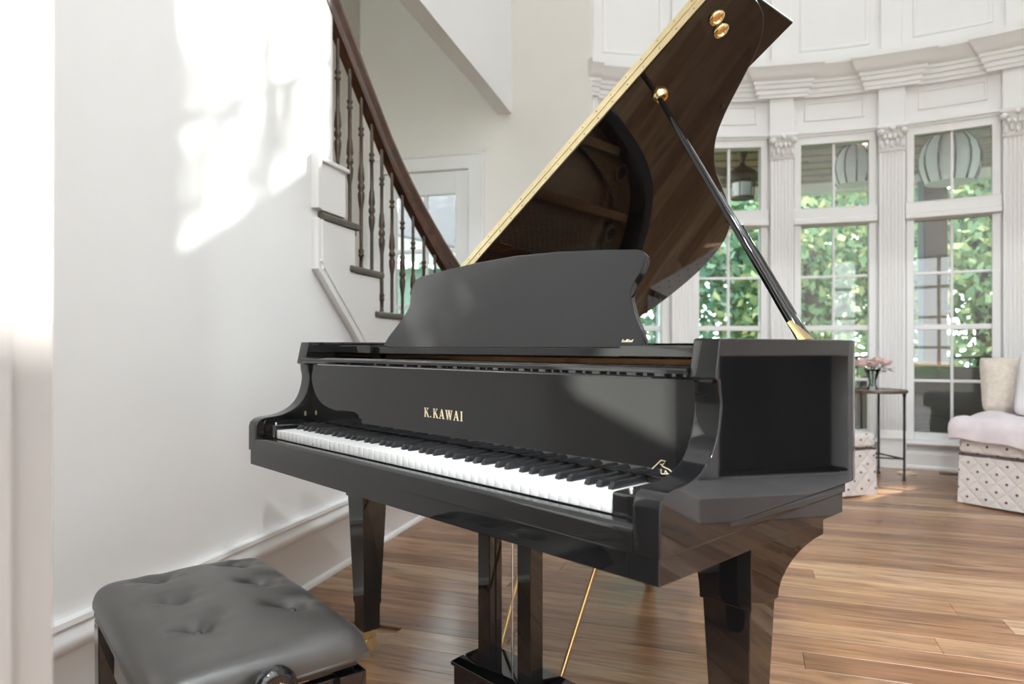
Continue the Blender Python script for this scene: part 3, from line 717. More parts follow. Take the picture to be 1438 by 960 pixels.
for sg in (-1, 1):
    m = MB(); m.box(min(sg * .613, sg * .6755), max(sg * .613, sg * .6755), -.006, .136, .69, .747); kb = part(m, 'key_block', bevel=.006)
    m = MB(); m.lathe([(.004, 0), (.004, .004), (.002, .006)], (sg * .64, .012, .747), 10); part(m, 'screw', 'steel', kb)
# keys
KW = .0235
m = MB(); m.box(-KW / 2 + .0007, KW / 2 - .0007, 0, .150, .7095, .7335); wk = m.mesh('white_key', 'ivory', bevel=.0012)
m = MB()
rings = [[(-.0058, .050, .733), (.0058, .050, .733), (.0058, .150, .733), (-.0058, .150, .733)], [(-.0055, .0515, .739), (.0055, .0515, .739), (.0055, .150, .739), (-.0055, .150, .739)], [(-.0047, .0575, .7455), (.0047, .0575, .7455), (.0047, .150, .7455), (-.0047, .150, .7455)]]
m.loft(rings); bk = m.mesh('black_key', 'ebony', bevel=.0010)
names = 'ABCDEFG'
for i in range(52):
    x = (i - 25.5) * KW; link('white_key', wk, pn, (x, 0, 0))
    if names[i % 7] in 'ACDFG' and i < 51:
        sh = {'C': -.0022, 'D': .0022, 'F': -.003, 'G': 0, 'A': .003}[names[i % 7]]
        link('black_key', bk, pn, (x + KW / 2 + sh, 0, 0))
m = MB(); m.box(-.611, .611, .004, .15, .669, .7085); part(m, 'key_frame', 'black_satin')
m = MB(); m.box(-.6755, .6755, .1495, .1545, .72, .742); part(m, 'felt_strip', 'black_satin')
# fallboard with lettering
fb = MB(); fb.box(-.6755, .6755, .1385, .156, .7465, .9205); fb = part(fb, 'fallboard', bevel=.002)
def stroke(mb, a, b, w, y, fx, tk=.0006):
    a = Vector(a); b = Vector(b); d = (b - a); 
    n = Vector((-d.y, d.x)).normalized() * (w / 2) if w < 0 else None
    return mb
def quad(mb, pts, y, tk=.0006):
    mb.prism(pts, y, y - tk, xz)
def letters(mb, x0, z0, H, y):
    TK, TN, SF = .19, .075, .055
    cur = x0
    def P(px, pz): return (cur + px * H, z0 + pz * H)
    def vbar(cx, w, a=0, b=1): quad(mb, [P(cx - w / 2, a), P(cx + w / 2, a), P(cx + w / 2, b), P(cx - w / 2, b)], y)
    def dia(xa, za, xb, zb, w): quad(mb, [P(xa - w / 2, za), P(xa + w / 2, za), P(xb + w / 2, zb), P(xb - w / 2, zb)], y)
    def srf(cx, z, w): 
        zz = (0, SF) if z == 0 else (1 - SF, 1)
        quad(mb, [P(cx - w / 2, zz[0]), P(cx + w / 2, zz[0]), P(cx + w / 2, zz[1]), P(cx - w / 2, zz[1])], y - .00012)
    for ch in 'K.KAWAI':
        if ch == 'K':
            vbar(.2, TK); srf(.2, 0, .38); srf(.2, 1, .38); dia(.30, .42, .70, 1, .09); dia(.43, .58, .78, 0, .22); srf(.70, 1, .30); srf(.78, 0, .34); adv = 1.0
        elif ch == '.':
            quad(mb, [P(.02 + .09 * math.cos(k * math.pi / 4) + .07, .08 + .09 * math.sin(k * math.pi / 4)) for k in range(8)], y); adv = .40
        elif ch == 'A':
            dia(.10, 0, .42, 1, .09); dia(.72, 0, .42, 1, .21); quad(mb, [P(.20, .28), P(.62, .28), P(.60, .35), P(.22, .35)], y - .0001); srf(.10, 0, .28); srf(.74, 0, .36); adv = 1.0
        elif ch == 'W':
            dia(.36, 0, .10, 1, .20); dia(.36, 0, .56, 1, .085); dia(.82, 0, .58, 1, .20); dia(.82, 0, 1.04, 1, .085); srf(.10, 1, .32); srf(.57, 1, .34); srf(1.04, 1, .26); adv = 1.25
        else:
            vbar(.2, TK); srf(.2, 0, .38); srf(.2, 1, .38); adv = .5
        cur += (adv + .10) * H
lt = MB(); letters(lt, -.083, .802, .0225, .1383); part(lt, 'lettering', 'gold_leaf', fb, label='gold K.KAWAI lettering')
em = MB()
def ept(u, v): return (.590 + (u - 680) / (1010 - 680) * .040, .1379, .778 - (v - 285) / (575 - 285) * .0235)
L1 = [(680, 495), (760, 385), (830, 285), (905, 290), (862, 375), (822, 368), (850, 405), (900, 430), (955, 450), (990, 475), (1003, 510), (980, 545), (930, 558), (850, 572), (832, 560), (832, 470)]
em.tube([ept(*p) for p in L1], .00075, 6); em.tube([ept(*p) for p in [(885, 555), (905, 490), (935, 550)]], .0007, 6)
part(em, 'emblem', 'gold_leaf', fb, label='gold outline emblem')
m = MB(); m.prism([(.128, .9215), (.114, .924), (.108, .930), (.108, .936), (.114, .9405), (.128, .942), (.172, .942), (.172, .9215)], -.6755, .6755, yz); cp = part(m, 'fallboard_cap', bevel=.0008, smooth=40)
m = MB(); m.tube([(-.6, .124, .9212), (.6, .124, .9212)], .0022, 8); part(m, 'cap_hinge', 'steel', cp)
m = MB(); m.box(-.6756, -.6745, .118, .124, .762, .776); part(m, 'brass_plate', 'pale_brass')
# desk tray and shelves
m = MB(); m.box(-.452, .452, .232, .50, .9535, .972); part(m, 'desk_tray', bevel=.002)
for sg in (-1, 1):
    m = MB(); m.box(min(sg * .458, sg * .675), max(sg * .458, sg * .675), .215, .5, .9545, .977); part(m, 'tray_shelf', bevel=.002)
m = MB(); m.box(-.675, .675, .50, .515, .93, .972); part(m, 'tray_rail', bevel=.002)
# music desk
DK = [(.475, 0), (.473, .012), (.463, .035), (.441, .065), (.424, .092), (.412, .115), (.409, .132), (.411, .150), (.420, .170), (.426, .192), (.424, .212), (.414, .224), (.396, .230)]
top = [(.30, .240), (.16, .251), (0, .2565)]
half = [(p.x, p.y) for p in catmull([(a, b, 0) for a, b in DK], 3)] + top
full = half + [(-a, b) for a, b in half[-2::-1]]
ct, sn = math.cos(R(22)), math.sin(R(22))
def dk(u, v, t): return (u, .27 + v * sn + t * ct, .9725 + v * ct - t * sn)
m = MB(); m.prism(full, 0, .018, dk); md = part(m, 'music_desk', bevel=.0025, smooth=30)
m = MB()
xx = .418
for k, (w, hgt) in enumerate(((.8, 1), (.55, .6), (.55, .6), (.35, 1), (.5, 1.1), (.8, 1), (.35, .75), (.55, .6), (.5, .65), (.4, 1))):
    h = .0062 * hgt; m.prism([(xx, .0115), (xx + .0016, .0115), (xx + .0016 + h * .3, .0115 + h), (xx + h * .3, .0115 + h)], -.0003, -.0008, dk)
    m.prism([(xx, .0115), (xx + .0032 * w, .0115), (xx + .0032 * w, .0125), (xx, .0125)], -.0003, -.0008, dk); xx += .0042 * w + .0005
part(m, 'script_lettering', 'gold_leaf', md, label='small gold script')
for sg in (-1, 1):
    m = MB(); m.prism([(sg * .2, .18), (sg * .19, .18), (sg * .16, 0.0), (sg * .17, 0.0)], .02, .03, lambda u, v, t: (u, .36 + (.18 - v) * .9 + t, .9725 + v)); part(m, 'desk_strut')
# interior: soundboard, plate, strings, pins
inn = [p for p in inner if p[1] > .2]
sb = MB(); sb.prism(inn, .865, .872, lambda x, y, t: (x, y, t)); part(sb, 'soundboard', 'spruce')
inn2 = offset(inn, .002); inn3 = offset(inn, .11)
part(band(MB(), inn2, inn3, .885, .902), 'iron_plate', 'bronze', smooth=40)
m = MB(); m.box(-.67, .67, .175, .40, .900, .914); part(m, 'pin_plate', 'bronze', bevel=.004)
def strut(x0, y0, x1, y1, w=.018, z0=.885, z1=.935):
    a = Vector((x0, y0)); b = Vector((x1, y1)); d = (b - a).normalized(); n = Vector((-d.y, d.x)) * w
    MBs = MB(); MBs.prism([(a - n)[:], (a + n)[:], (b + n)[:], (b - n)[:]], z0, z1, lambda x, y, t: (x, y, t)); part(MBs, 'plate_strut', 'bronze', bevel=.004)
def bent(x):     # y of the inner outline for a given x on the bent side
    return max([p[1] for p in inn if abs(p[0] - x) < .03] or [.6])
for x0, x1 in ((.50, .55), (.34, .37), (.12, .10), (-.10, -.16), (-.30, -.44)): strut(x0, .39, x1, bent(x1) - .05)
br = MB(); pts = [(x - .0, bent(x) - .13 - .05 * (.6 - x), .872) for x in [.6 - .08 * k for k in range(13)]]
br.tube([(x, y, z + .018) for x, y, z in pts], .016, 6); part(br, 'bridge', 'spruce', smooth=60)
sg_ = MB()
for k in range(120):
    x = .62 - .0085 * k
    y1 = bent(x - .02) - .055
    sg_.tube([(x, .33, .930), (x - .012 * k / 60, max(y1, .45), .912)], .0011, 3)
o = part(sg_, 'treble_strings', 'steel'); o['kind'] = 'stuff'
sg_ = MB()
for k in range(26):
    x = -.35 - .0115 * k
    sg_.tube([(x, .33, .936), (x + .34 + .001 * k, 1.50 - .004 * k, .935)], .0016, 4)
o = part(sg_, 'bass_strings', 'copper'); o['kind'] = 'stuff'
for px_, py_, pr_ in ((-.42, 1.36, .045), (-.24, 1.52, .04), (.02, 1.46, .04), (.30, 1.02, .035)):
    m = MB(); m.lathe([(pr_, .902), (pr_, .912), (pr_ - .012, .912), (pr_ - .012, .904)], (px_, py_, 0), 20, cap=False); rg_ = part(m, 'plate_port', 'bronze', smooth=40)
    m = MB(); m.lathe([(pr_ - .012, .9025), (.001, .9035)], (px_, py_, 0), 20); part(m, 'port_dark_disc', 'soot_and_hole_black', rg_)  # black disc laid on the plate as the dark inside a hole
hp = MB()
for k, (hx_, hy_) in enumerate(inn3[6:-8]): hp.lathe([(.004, .902), (.004, .914), (.002, .916)], (hx_ * .985, hy_ - .008, 0), 6)
o = part(hp, 'hitch_pins', 'steel'); o['kind'] = 'stuff'
pins = MB()
for k in range(75):
    for j in range(3): pins.lathe([(.0032, 0), (.0032, .018)], (.62 - .0168 * k, .24 + .03 * j + .008 * (k % 2), .913), 6)
o = part(pins, 'tuning_pins', 'steel'); o['kind'] = 'stuff'
dm = MB()
for k in range(62): x = -.62 + .0172 * k; dm.box(x - .0065, x + .0065, .43, .49, .938, .952)
o = part(dm, 'dampers', 'black_satin'); o['kind'] = 'stuff'
m = MB(); m.box(-.66, .66, .40, .425, .914, .949); part(m, 'capo_bar', 'bronze', bevel=.003)

# lid with folded front flap
TH = R(33)
lid = MB(); lid_poly = [(-.008, .529), (1.474, .529)] + lid_curve
lid.prism(lid_poly, 0, .0185, lambda x, y, t: (x, y, t)); lid = lid.build('lid', 'black', pn, bevel=.004, smooth=30)
lid.location = (-.726, 0, .990); lid.rotation_euler = (0, -TH, 0)
def lpart(mb, name, mat='black', **kw): return mb.build(name, mat, lid, **kw)
m = MB(); m.box(-.006, 1.478, .529, .886, .0205, .039); lpart(m, 'front_flap', bevel=.004)
for z0, z1 in ((.0022, .0182), (.0208, .0370)):
    m = MB(); m.box(.0, 1.468, .5262, .530, z0, z1); lpart(m, 'hinge_leaf', 'pale_brass', bevel=.0006, seg=1)
m = MB(); m.tube([(.0, .5262, .0195), (1.468, .5262, .0195)], .0017, 8); lpart(m, 'hinge_knuckle', 'brass', smooth=60)
m = MB()
for k in range(26):
    for z in (.010, .029): m.lathe([(.0022, 0), (.0022, .0006), (.0005, .0008)], (.03 + .0565 * k + (.006 if z > .02 else 0), .5262, z), 8, axis='y')
o = lpart(m, 'hinge_screws', 'vent'); o['kind'] = 'stuff'
for s_, y_ in ((1.398, .599), (1.379, .646)):
    m = MB(); m.lathe([(.0205, 0), (.0205, -.004), (.018, -.007), (.012, -.008), (.010, -.004), (.004, -.004)], (s_, y_, 0), 24); lpart(m, 'prop_cup', 'brass', smooth=50)
m = MB(); m.lathe([(.022, 0), (.022, -.006), (.019, -.010), (.016, -.016), (.011, -.016), (.011, -.004)], (1.175, .639, 0), 24); lpart(m, 'prop_cup', 'brass', smooth=50)
for s_, y_ in ((1.214, .895), (.83, 1.50), (.35, 1.64)):
    m = MB(); m.lathe([(.006, 0), (.006, -.003), (.003, -.005)], (s_, y_, 0), 10); lpart(m, 'rubber_bumper', 'black_satin')
for y_ in (.75, 1.3):
    m = MB(); m.tube([(-.010, y_ - .05, .0), (-.010, y_ + .05, .0)], .006, 8); lpart(m, 'side_hinge', 'brass', smooth=60)
# lid prop
pt = Vector((-.726 + 1.175 * math.cos(TH) + .002, .639, .990 + 1.175 * math.sin(TH) - .014)); pb_ = Vector((.664, .592, .972))
dv = (pb_ - pt).normalized(); sx = Vector((0, 1, 0)); sx = (sx - dv * sx.dot(dv)).normalized(); sy = dv.cross(sx)
def bar(mb, a, b, w0, w1, t0, t1, off=Vector((0, 0, 0))):
    rings = []
    for k in range(9):
        u = k / 8; c = a.lerp(b, u) + off; w = (w0 + (w1 - w0) * u) / 2; t = (t0 + (t1 - t0) * u) / 2
        rings.append([c + sx * (w * math.cos(q)) * (abs(math.cos(q)) ** -.4 if abs(math.cos(q)) > .05 else 1) + sy * (t * math.sin(q)) * (abs(math.sin(q)) ** -.4 if abs(math.sin(q)) > .05 else 1) for q in [2 * math.pi * j / 16 for j in range(16)]])
    return mb.loft(rings)
lp = part(bar(MB(), pt, pb_, .013, .022, .013, .020), 'lid_prop', smooth=50)
mid = pt.lerp(pb_, .42)
part(bar(MB(), mid, pb_, .010, .014, .010, .014, sx * .019), 'half_prop', 'black', lp, smooth=50)
part(bar(MB(), pt.lerp(pb_, .55), pb_, .004, .006, .012, .014, sx * .033), 'prop_channel', 'black', lp, smooth=50)
m = MB(); e = pb_ + Vector((0, 0, .012)); f0 = pt.lerp(pb_, .915)
m.loft([[f0 - sx * .020 - sy * .004, f0 - sx * .011 - sy * .004, f0 - sx * .011 + sy * .006, f0 - sx * .020 + sy * .006], [f0.lerp(e, .5) - sx * .019 - sy * .005, f0.lerp(e, .5) + sx * .004 - sy * .010, f0.lerp(e, .5) + sx * .004 + sy * .010, f0.lerp(e, .5) - sx * .019 + sy * .007],
        [e - sx * .020 - sy * .008, e + sx * .012 - sy * .012, e + sx * .012 + sy * .012, e - sx * .020 + sy * .010]]); part(m, 'prop_bracket', 'brass', bevel=.0015)

# legs: tapered square with flared bracket, brass ferrule and caster
def leg(x0, x1, y0, y1, brx, bry):
    """brx: flare of the bracket across, bry: bracket reach to the tail"""
    m = MB(); cx, cy = (x0 + x1) / 2, (y0 + y1) / 2; rings = []
    def rect(hx, hy, z): return [(cx - hx, cy - hy, z), (cx + hx, cy - hy, z), (cx + hx, cy + hy, z), (cx - hx, cy + hy, z)]
    hx, hy = (x1 - x0) / 2, (y1 - y0) / 2
    for q, z in ((.66, .075), (.66, .15), (.74, .165), (.72, .18), (1.0, .505)): rings.append(rect(hx * q, hy * q, z))
    m.loft(rings); L = part(m, 'leg', bevel=.003)
    m = MB(); rings = []
    for k in range(9):
        a = math.pi / 2 * k / 8; u = 1 - math.cos(a); z = .498 + .082 * math.sin(a)
        rings.append([(x0 - .004 - brx * u, y0 - .004, z), (x1 + .004, y0 - .004, z), (x1 + .004, y1 + .004 + bry * u, z), (x0 - .004 - brx * u, y1 + .004 + bry * u, z)])
    rings.append([(p[0], p[1], .626) for p in rings[-1]])
    m.loft(rings); part(m, 'bracket', 'black', L, bevel=.002, smooth=25)
    m = MB(); m.box(cx - .022, cx + .022, cy - .022, cy + .022, .045, .078); part(m, 'ferrule', 'brass', L, bevel=.004)
    m = MB(); m.lathe([(.024, -.012), (.026, -.008), (.026, .008), (.024, .012)], (cx + .012, cy, .0265), 18, axis='x'); m.box(cx - .004, cx + .004, cy - .016, cy + .016, .02, .055); part(m, 'caster', 'brass', L, smooth=40)
leg(.592, .690, .297, .394, .03, .205)
leg(-.668, -.575, .262, .350, .03, .20)
leg(-.40, -.31, 1.40, 1.49, .04, .06)
# lyre with pedals
LX, LY = -.022, .345
ly = MB(); ly.loft([[(LX - .155, LY - .04, .05), (LX + .155, LY - .04, .05), (LX + .155, LY + .10, .05), (LX - .155, LY + .10, .05)], [(LX - .155, LY - .04, .105), (LX + .155, LY - .04, .105), (LX + .155, LY + .10, .105), (LX - .155, LY + .10, .105)],
                    [(LX - .16, LY - .047, .108), (LX + .16, LY - .047, .108), (LX + .16, LY + .107, .108), (LX - .16, LY + .107, .108)], [(LX - .16, LY - .047, .118), (LX + .16, LY - .047, .118), (LX + .16, LY + .107, .118), (LX - .16, LY + .107, .118)],
                    [(LX - .14, LY - .015, .135), (LX + .14, LY - .015, .135), (LX + .14, LY + .08, .135), (LX - .14, LY + .08, .135)]])
ly = part(ly, 'pedal_lyre', bevel=.002)
for sg in (-1, 1):
    m = MB(); m.box(LX + sg * .077 - .024, LX + sg * .077 + .024, LY, LY + .046, .128, .626); part(m, 'lyre_post', 'black', ly, bevel=.003)
    m = MB(); m.tube([(LX + sg * .115, LY + .09, .11), (LX + sg * .15, LY + .36, .70)], .0055, 8); part(m, 'brace_rod', 'old_brass', ly, smooth=60)
for dx in (-.05, .0, .05):
    m = MB(); m.tube([(LX + dx * .9 + .026, LY + .052, .13), (LX + dx * .9 + .026, LY + .052, .64)], .003, 8); part(m, 'pedal_rod', 'steel', ly, smooth=60)
    m = MB(); m.loft([[(LX + dx - .008, LY - .03, .052), (LX + dx + .008, LY - .03, .052), (LX + dx + .008, LY - .03, .06), (LX + dx - .008, LY - .03, .06)], [(LX + dx - .014, LY - .12, .042), (LX + dx + .014, LY - .12, .042), (LX + dx + .014, LY - .12, .05), (LX + dx - .014, LY - .12, .05)]]); part(m, 'pedal', 'brass', ly, bevel=.002)

# ------------------------------------------------------------------ piano bench
cph, sph = math.cos(PHI), math.sin(PHI)
bx, by = -.022, -.365
bn = empty('piano_bench', (-.2597 + cph * bx - sph * by, 1.5379 + sph * bx + cph * by, 0), PHI + R(-4.5)); tag(bn, 'black tufted leather piano bench with height knob in front of the keyboard', 'bench')
BX0, BX1, BY0, BY1 = -.325, .258, -.182, .172; BZ = .436
cxb, cyb, hxb, hyb = (BX0 + BX1) / 2, (BY0 + BY1) / 2, (BX1 - BX0) / 2, (BY1 - BY0) / 2
btn = [(x, y) for x in (-.25, -.09, .07) for y in (-.070, .098)]
NX, NY = 72, 52
def warp(i, n):
    u = 2 * i / n - 1; return math.copysign(1 - (1 - abs(u)) ** 1.7, u)
vs = []; fs = []
for j in range(NY + 1):
    for i in range(NX + 1):
        u, v = warp(i, NX), warp(j, NY)
        # round the plan corners
        k = max(0, abs(u) - .88) / .12; l = max(0, abs(v) - .80) / .20
        e = 1 - .028 * (k * l) ** 1.0
        x, y = cxb + hxb * u * e, cyb + hyb * v * e
        h = (max(0, 1 - abs(u) ** 14) ** .42) * (max(0, 1 - abs(v) ** 10) ** .42)
        z = BZ + .050 * h + .012 * (1 - u * u) * (1 - v * v)
        for bx_, by_ in btn:
            r = math.hypot(x - bx_, y - by_); z -= .024 * math.exp(-(r / .024) ** 2) + .008 * math.exp(-(r / .055) ** 2)
            z += .0036 * math.exp(-((r - .04) / .015) ** 2) * math.cos(3 * math.atan2(y - by_, x - bx_) + bx_ * 40)
        vs.append((x, y, z))
for j in range(NY):
    for i in range(NX): a = j * (NX + 1) + i; fs.append((a, a + 1, a + NX + 2, a + NX + 1))
m = MB(); m.add(vs, fs); m.box(BX0 + .004, BX1 - .004, BY0 + .004, BY1 - .004, BZ - .008, BZ + .004)
cu = m.build('cushion', 'leather', bn, smooth=80)
for x, y in btn:
    m = MB(); m.lathe([(.0085, 0), (.0085, .002), (.006, .0045), (.002, .0055)], (x, y, BZ + .0345), 14); m.build('button', 'leather', cu, smooth=70)
pp = []
for k in range(48):
    a = 2 * math.pi * k / 48; ca, sa = math.cos(a), math.sin(a); q = max(abs(ca), abs(sa)) if 0 else (abs(ca) ** 12 + abs(sa) ** 12) ** (1 / 12)
    pp.append((cxb + (hxb - .001) * ca / q, cyb + (hyb - .001) * sa / q, BZ - .003))
m = MB(); m.tube(pp, .0035, 8, closed=True); m.build('piping', 'leather', cu, smooth=60)
m = MB(); m.box(BX0 + .02, BX1 - .02, BY0 + .02, BY1 - .02, BZ - .022, BZ - .006); m.build('seat_board', 'black_satin', bn)
fz = .405
for x in (BX0 + .035, BX1 - .035):
    for y in (BY0 + .032, BY1 - .032):
        m = MB(); m.loft([[(x - s, y - s, z), (x + s, y - s, z), (x + s, y + s, z), (x - s, y + s, z)] for s, z in ((.020, 0.0), (.022, .03), (.0255, fz))]); m.build('leg', 'black', bn, bevel=.003)
for y in (BY0 + .032, BY1 - .032):
    m = MB(); m.box(BX0 + .058, BX1 - .058, y - .010, y + .010, fz - .075, fz - .005); m.build('apron', 'black', bn, bevel=.002)
for x in (BX0 + .035, BX1 - .035):
    m = MB(); m.box(x - .010, x + .010, BY0 + .055, BY1 - .055, fz - .075, fz - .005); m.build('apron', 'black', bn, bevel=.002)
for x in (-.2, .13):
    for y in (-.09, .08):
        m = MB(); m.tube([(x - .1, y, .34), (x + .1, y, BZ - .014)], .007, 8); m.build('scissor_arm', 'black_iron', bn)
m = MB(); m.tube([(BX0 + .05, -.012, .44 - .05), (BX1 + .035, -.012, .44 - .02)], .006, 10); m.build('screw_rod', 'steel', bn, smooth=60)
for sgn, xk in ((1, BX1 + .012),):
    zk = .440
    m = MB(); m.lathe([(.026, 0), (.033, .004), (.036, .012), (.036, .020), (.033, .026), (.026, .029), (.024, .027), (.0005, .027)] if sgn > 0 else [(.026, 0), (.033, -.004), (.036, -.012), (.036, -.020), (.033, -.026), (.0005, -.028)], (xk, -.012, zk), 32, axis='x')
    kn = m.build('knob', 'black', bn, smooth=45)
    if sgn > 0:
        g = MB(); T = [(-.012, -.010), (-.010, .002), (-.004, -.004), (.000, .004), (.006, .001), (.010, .010), (.013, .006)]
        g.tube([(xk + .0278, -.012 + a, zk + b) for a, b in T], .0009, 6); g.tube([(xk + .0278, -.012 + a, zk + b) for a, b in [(.002, .008), (.006, .012), (.010, .004)]], .0009, 6); g.tube([(xk + .0278, -.012 + a, zk + b) for a, b in [(-.004, -.004), (.004, -.008)]], .0009, 6)
        o = g.build('emblem', 'gold_leaf', kn); o['label'] = 'gold emblem on the knob'

# ------------------------------------------------------------------ furniture by the windows
def uv_box(me, e1, e2):
    """box-projected UV in metres so the printed dots keep their size"""
    uv = me.uv_layers.new(name='uv'); e1 = Vector(e1); e2 = Vector(e2)
    for p in me.polygons:
        n = p.normal
        for li in p.loop_indices:
            c = me.vertices[me.loops[li].vertex_index].co
            if abs(n.z) > .7: uv.data[li].uv = (c.dot(e1), c.dot(e2))
            elif abs(n.dot(e1)) > abs(n.dot(e2)): uv.data[li].uv = (c.dot(e2), c.z)
            else: uv.data[li].uv = (c.dot(e1), c.z)

def soft(mb_args, name, mat, parent, bevel, seg=5, noise=.0, sub=0):
    m = MB(); m.box(*mb_args); o = m.build(name, mat, parent, bevel=bevel, seg=seg, smooth=60)
    uv_box(o.data, (1, 0, 0), (0, 1, 0)); return o

def skirted_seat(name, label, loc, rz, L, Dp, zs=.306, zc=.41, back=.78, arm=True):
    """local x along the front, y to the back"""
    o = empty(name, loc, rz); tag(o, label, 'chair')
    soft((0.03, L - .03, .03, Dp - .03, .02, zs), 'seat_base', 'quilt', o, .01, 2)
    # skirt panels with kick pleats at the corners
    def panel(nm, pts):
        m = MB(); n = len(pts)
        rings = []
        for k, (x, y, fx, fy) in enumerate(pts):
            rings.append([(x, y, zs), (x + fx * .010, y + fy * .010, .17), (x + fx * .022, y + fy * .022, .012), (x + fx * .014, y + fy * .014, .012), (x - fx * .008, y - fy * .008, zs)])
        m.loft(rings); q = m.build(nm, 'quilt', o, smooth=50); uv_box(q.data, (1, 0, 0), (0, 1, 0))
    K = 12
    panel('skirt', [(L * k / K, 0.004 * math.sin(k * 2.1), 0, -1) for k in range(K + 1)])
    panel('skirt', [(L * k / K, Dp, 0, 1) for k in range(K + 1)])
    panel('skirt', [(0, .035 + (Dp - .035) * k / K, -1, 0) for k in range(K + 1)])
    panel('skirt', [(L, .035 + (Dp - .035) * k / K, 1, 0) for k in range(K + 1)])
    m = MB(); m.tube([(0, 0, zs), (L, 0, zs), (L, Dp, zs), (0, Dp, zs)], .006, 8, closed=True); m.build('welt', 'quilt', o, smooth=60)
    soft((-.005, L + .005, -.008, Dp - .12, zs + .006, zc), 'seat_cushion', 'quilt', o, .03)
    b = soft((0.0, L, Dp - .16, Dp, zs, back), 'backrest', 'quilt', o, .06)
    return o

C1 = Vector((2.783, 4.281, 0)); a1 = math.atan2(-.84, .54)
ch1 = skirted_seat('lounge_chair', 'dotted off-white skirted lounge chair with a lilac throw on its seat', C1, a1, .98, .90)
ch2 = skirted_seat('lounge_chair', 'dotted off-white skirted lounge chair beside the black iron side table', Vector((1.60, 4.30, 0)), math.atan2(.25, .968), .80, .80)

def drape(name, label, cat, mat, parent_frame, x0, x1, y0, y1, ztop, zedge, fall, seed, thick=.022):
    rg = random.Random(seed); ph = [rg.uniform(0, 6.28) for _ in range(8)]
    N_, M_ = 46, 40; vs = []; fs = []
    for j in range(M_ + 1):
        for i in range(N_ + 1):
            x = x0 + (x1 - x0) * i / N_; y = y0 + (y1 - y0) * j / M_
            z = ztop + .012 * math.sin(9 * x + ph[0] + 3 * y) + .012 * math.sin(14 * y + ph[1] - 5 * x) + .008 * math.sin(23 * x + 11 * y + ph[2])
            ov = max(0, -y) ; ox = max(0, -x)
            q = max(ov, ox)
            if q > 0:
                z -= min(fall, q * 2.6) ; yy = -.02 - .10 * ov * .3 if ov > 0 else y; xx = -.02 - .1 * ox * .3 if ox > 0 else x
                x, y = (xx + .006 * math.sin(30 * y + ph[3])) if ox > 0 else x, (yy + .006 * math.sin(28 * x + ph[4])) if ov > 0 else y
            vs.append((x, y, z))
    for j in range(M_):
        for i in range(N_): a = j * (N_ + 1) + i; fs.append((a, a + 1, a + N_ + 2, a + N_ + 1))
    m = MB(); m.add(vs, fs); o = m.build(name, mat, smooth=80); o.location = parent_frame.location; o.rotation_euler = parent_frame.rotation_euler
    sl = o.modifiers.new('thickness', 'SOLIDIFY'); sl.thickness = thick; sl.offset = 1
    ss = o.modifiers.new('soft', 'SUBSURF'); ss.levels = 1; ss.render_levels = 1
    tag(o, label, cat); return o
drape('throw_blanket', 'pale lilac plush throw folded over the lounge chair seat', 'blanket', 'throw', ch1, -.055, .75, -.06, .52, .505, .40, .125, 3, .035)
soft_ = soft
def pillow(name, label, mat, frame, c, w, h, t, tilt, rz):
    N_ = 22; vs = []; fs = []
    for side in (1, -1):
        for j in range(N_ + 1):
            for i in range(N_ + 1):
                u, v = 2 * i / N_ - 1, 2 * j / N_ - 1
                e = max(0, (1 - u ** 2) * (1 - v ** 2)) ** .42
                pin = 1 - .06 * (1 - abs(u) ** 3) * abs(v) ** 2
                pin2 = 1 - .06 * (1 - abs(v) ** 3) * abs(u) ** 2
                cr_k = 1 - .10 * (u * v) ** 4
                vs.append((u * w / 2 * pin2 * cr_k, side * (t / 2 * e + .0015 * math.sin(9 * u + 4 * v)), (v * cr_k + 1) * h / 2 * pin))
    n = (N_ + 1) ** 2
    for s_ in (0, 1):
        for j in range(N_):
            for i in range(N_):
                a = s_ * n + j * (N_ + 1) + i; f = (a, a + 1, a + N_ + 2, a + N_ + 1); fs.append(f if s_ else f[::-1])
    m = MB(); m.add(vs, fs); o = m.build(name, mat, smooth=80)
    fm = Matrix.Translation(frame.location) @ Matrix.Rotation(frame.rotation_euler.z, 4, 'Z')
    o.matrix_world = fm @ Matrix.Translation(c) @ Matrix.Rotation(rz, 4, 'Z') @ Matrix.Rotation(tilt, 4, 'X')
    tag(o, label, 'pillow'); return o
pillow('throw_pillow', 'fuzzy cream pillow leaning on the lounge chair behind the throw', 'cream_fur', ch1, (.11, .60, .53), .46, .42, .20, R(-24), R(30))
pillow('throw_pillow', 'plain white square pillow beside the fuzzy cream pillow', 'white_cloth', ch1, (.36, .40, .535), .46, .44, .18, R(-20), R(8))
# side table
tb = empty('side_table', (2.71, 5.12, 0)); tag(tb, 'round black iron side table with glass top and dark wood rim', 'table')
ZTt = .655
m = MB(); m.lathe([(.175, ZTt - .022), (.205, ZTt - .022), (.21, ZTt - .012), (.205, ZTt), (.175, ZTt)], n=40, cap=False); m.f += [((4 * 40) + k, (4 * 40) + (k + 1) % 40, (k + 1) % 40, k) for k in range(40)]; m.build('table_rim', 'wood_rim', tb, smooth=50)
m = MB(); m.lathe([(.178, ZTt - .009), (.178, ZTt - .003)], n=36); m.build('table_top', 'vase_glass', tb, smooth=40)
la3 = [R(-40), R(52), R(180), R(116)]
la3 = [math.atan2(-.11, .132), math.atan2(.160, .105), math.atan2(.02, -.19)]
for a in la3:
    m = MB(); p = (.185 * math.cos(a), .185 * math.sin(a)); m.lathe([(.012, 0), (.012, .012), (.008, .022), (.008, ZTt - .05), (.012, ZTt - .04), (.012, ZTt - .02)], (p[0], p[1], 0), 10); m.build('leg', 'black_iron', tb, smooth=50)
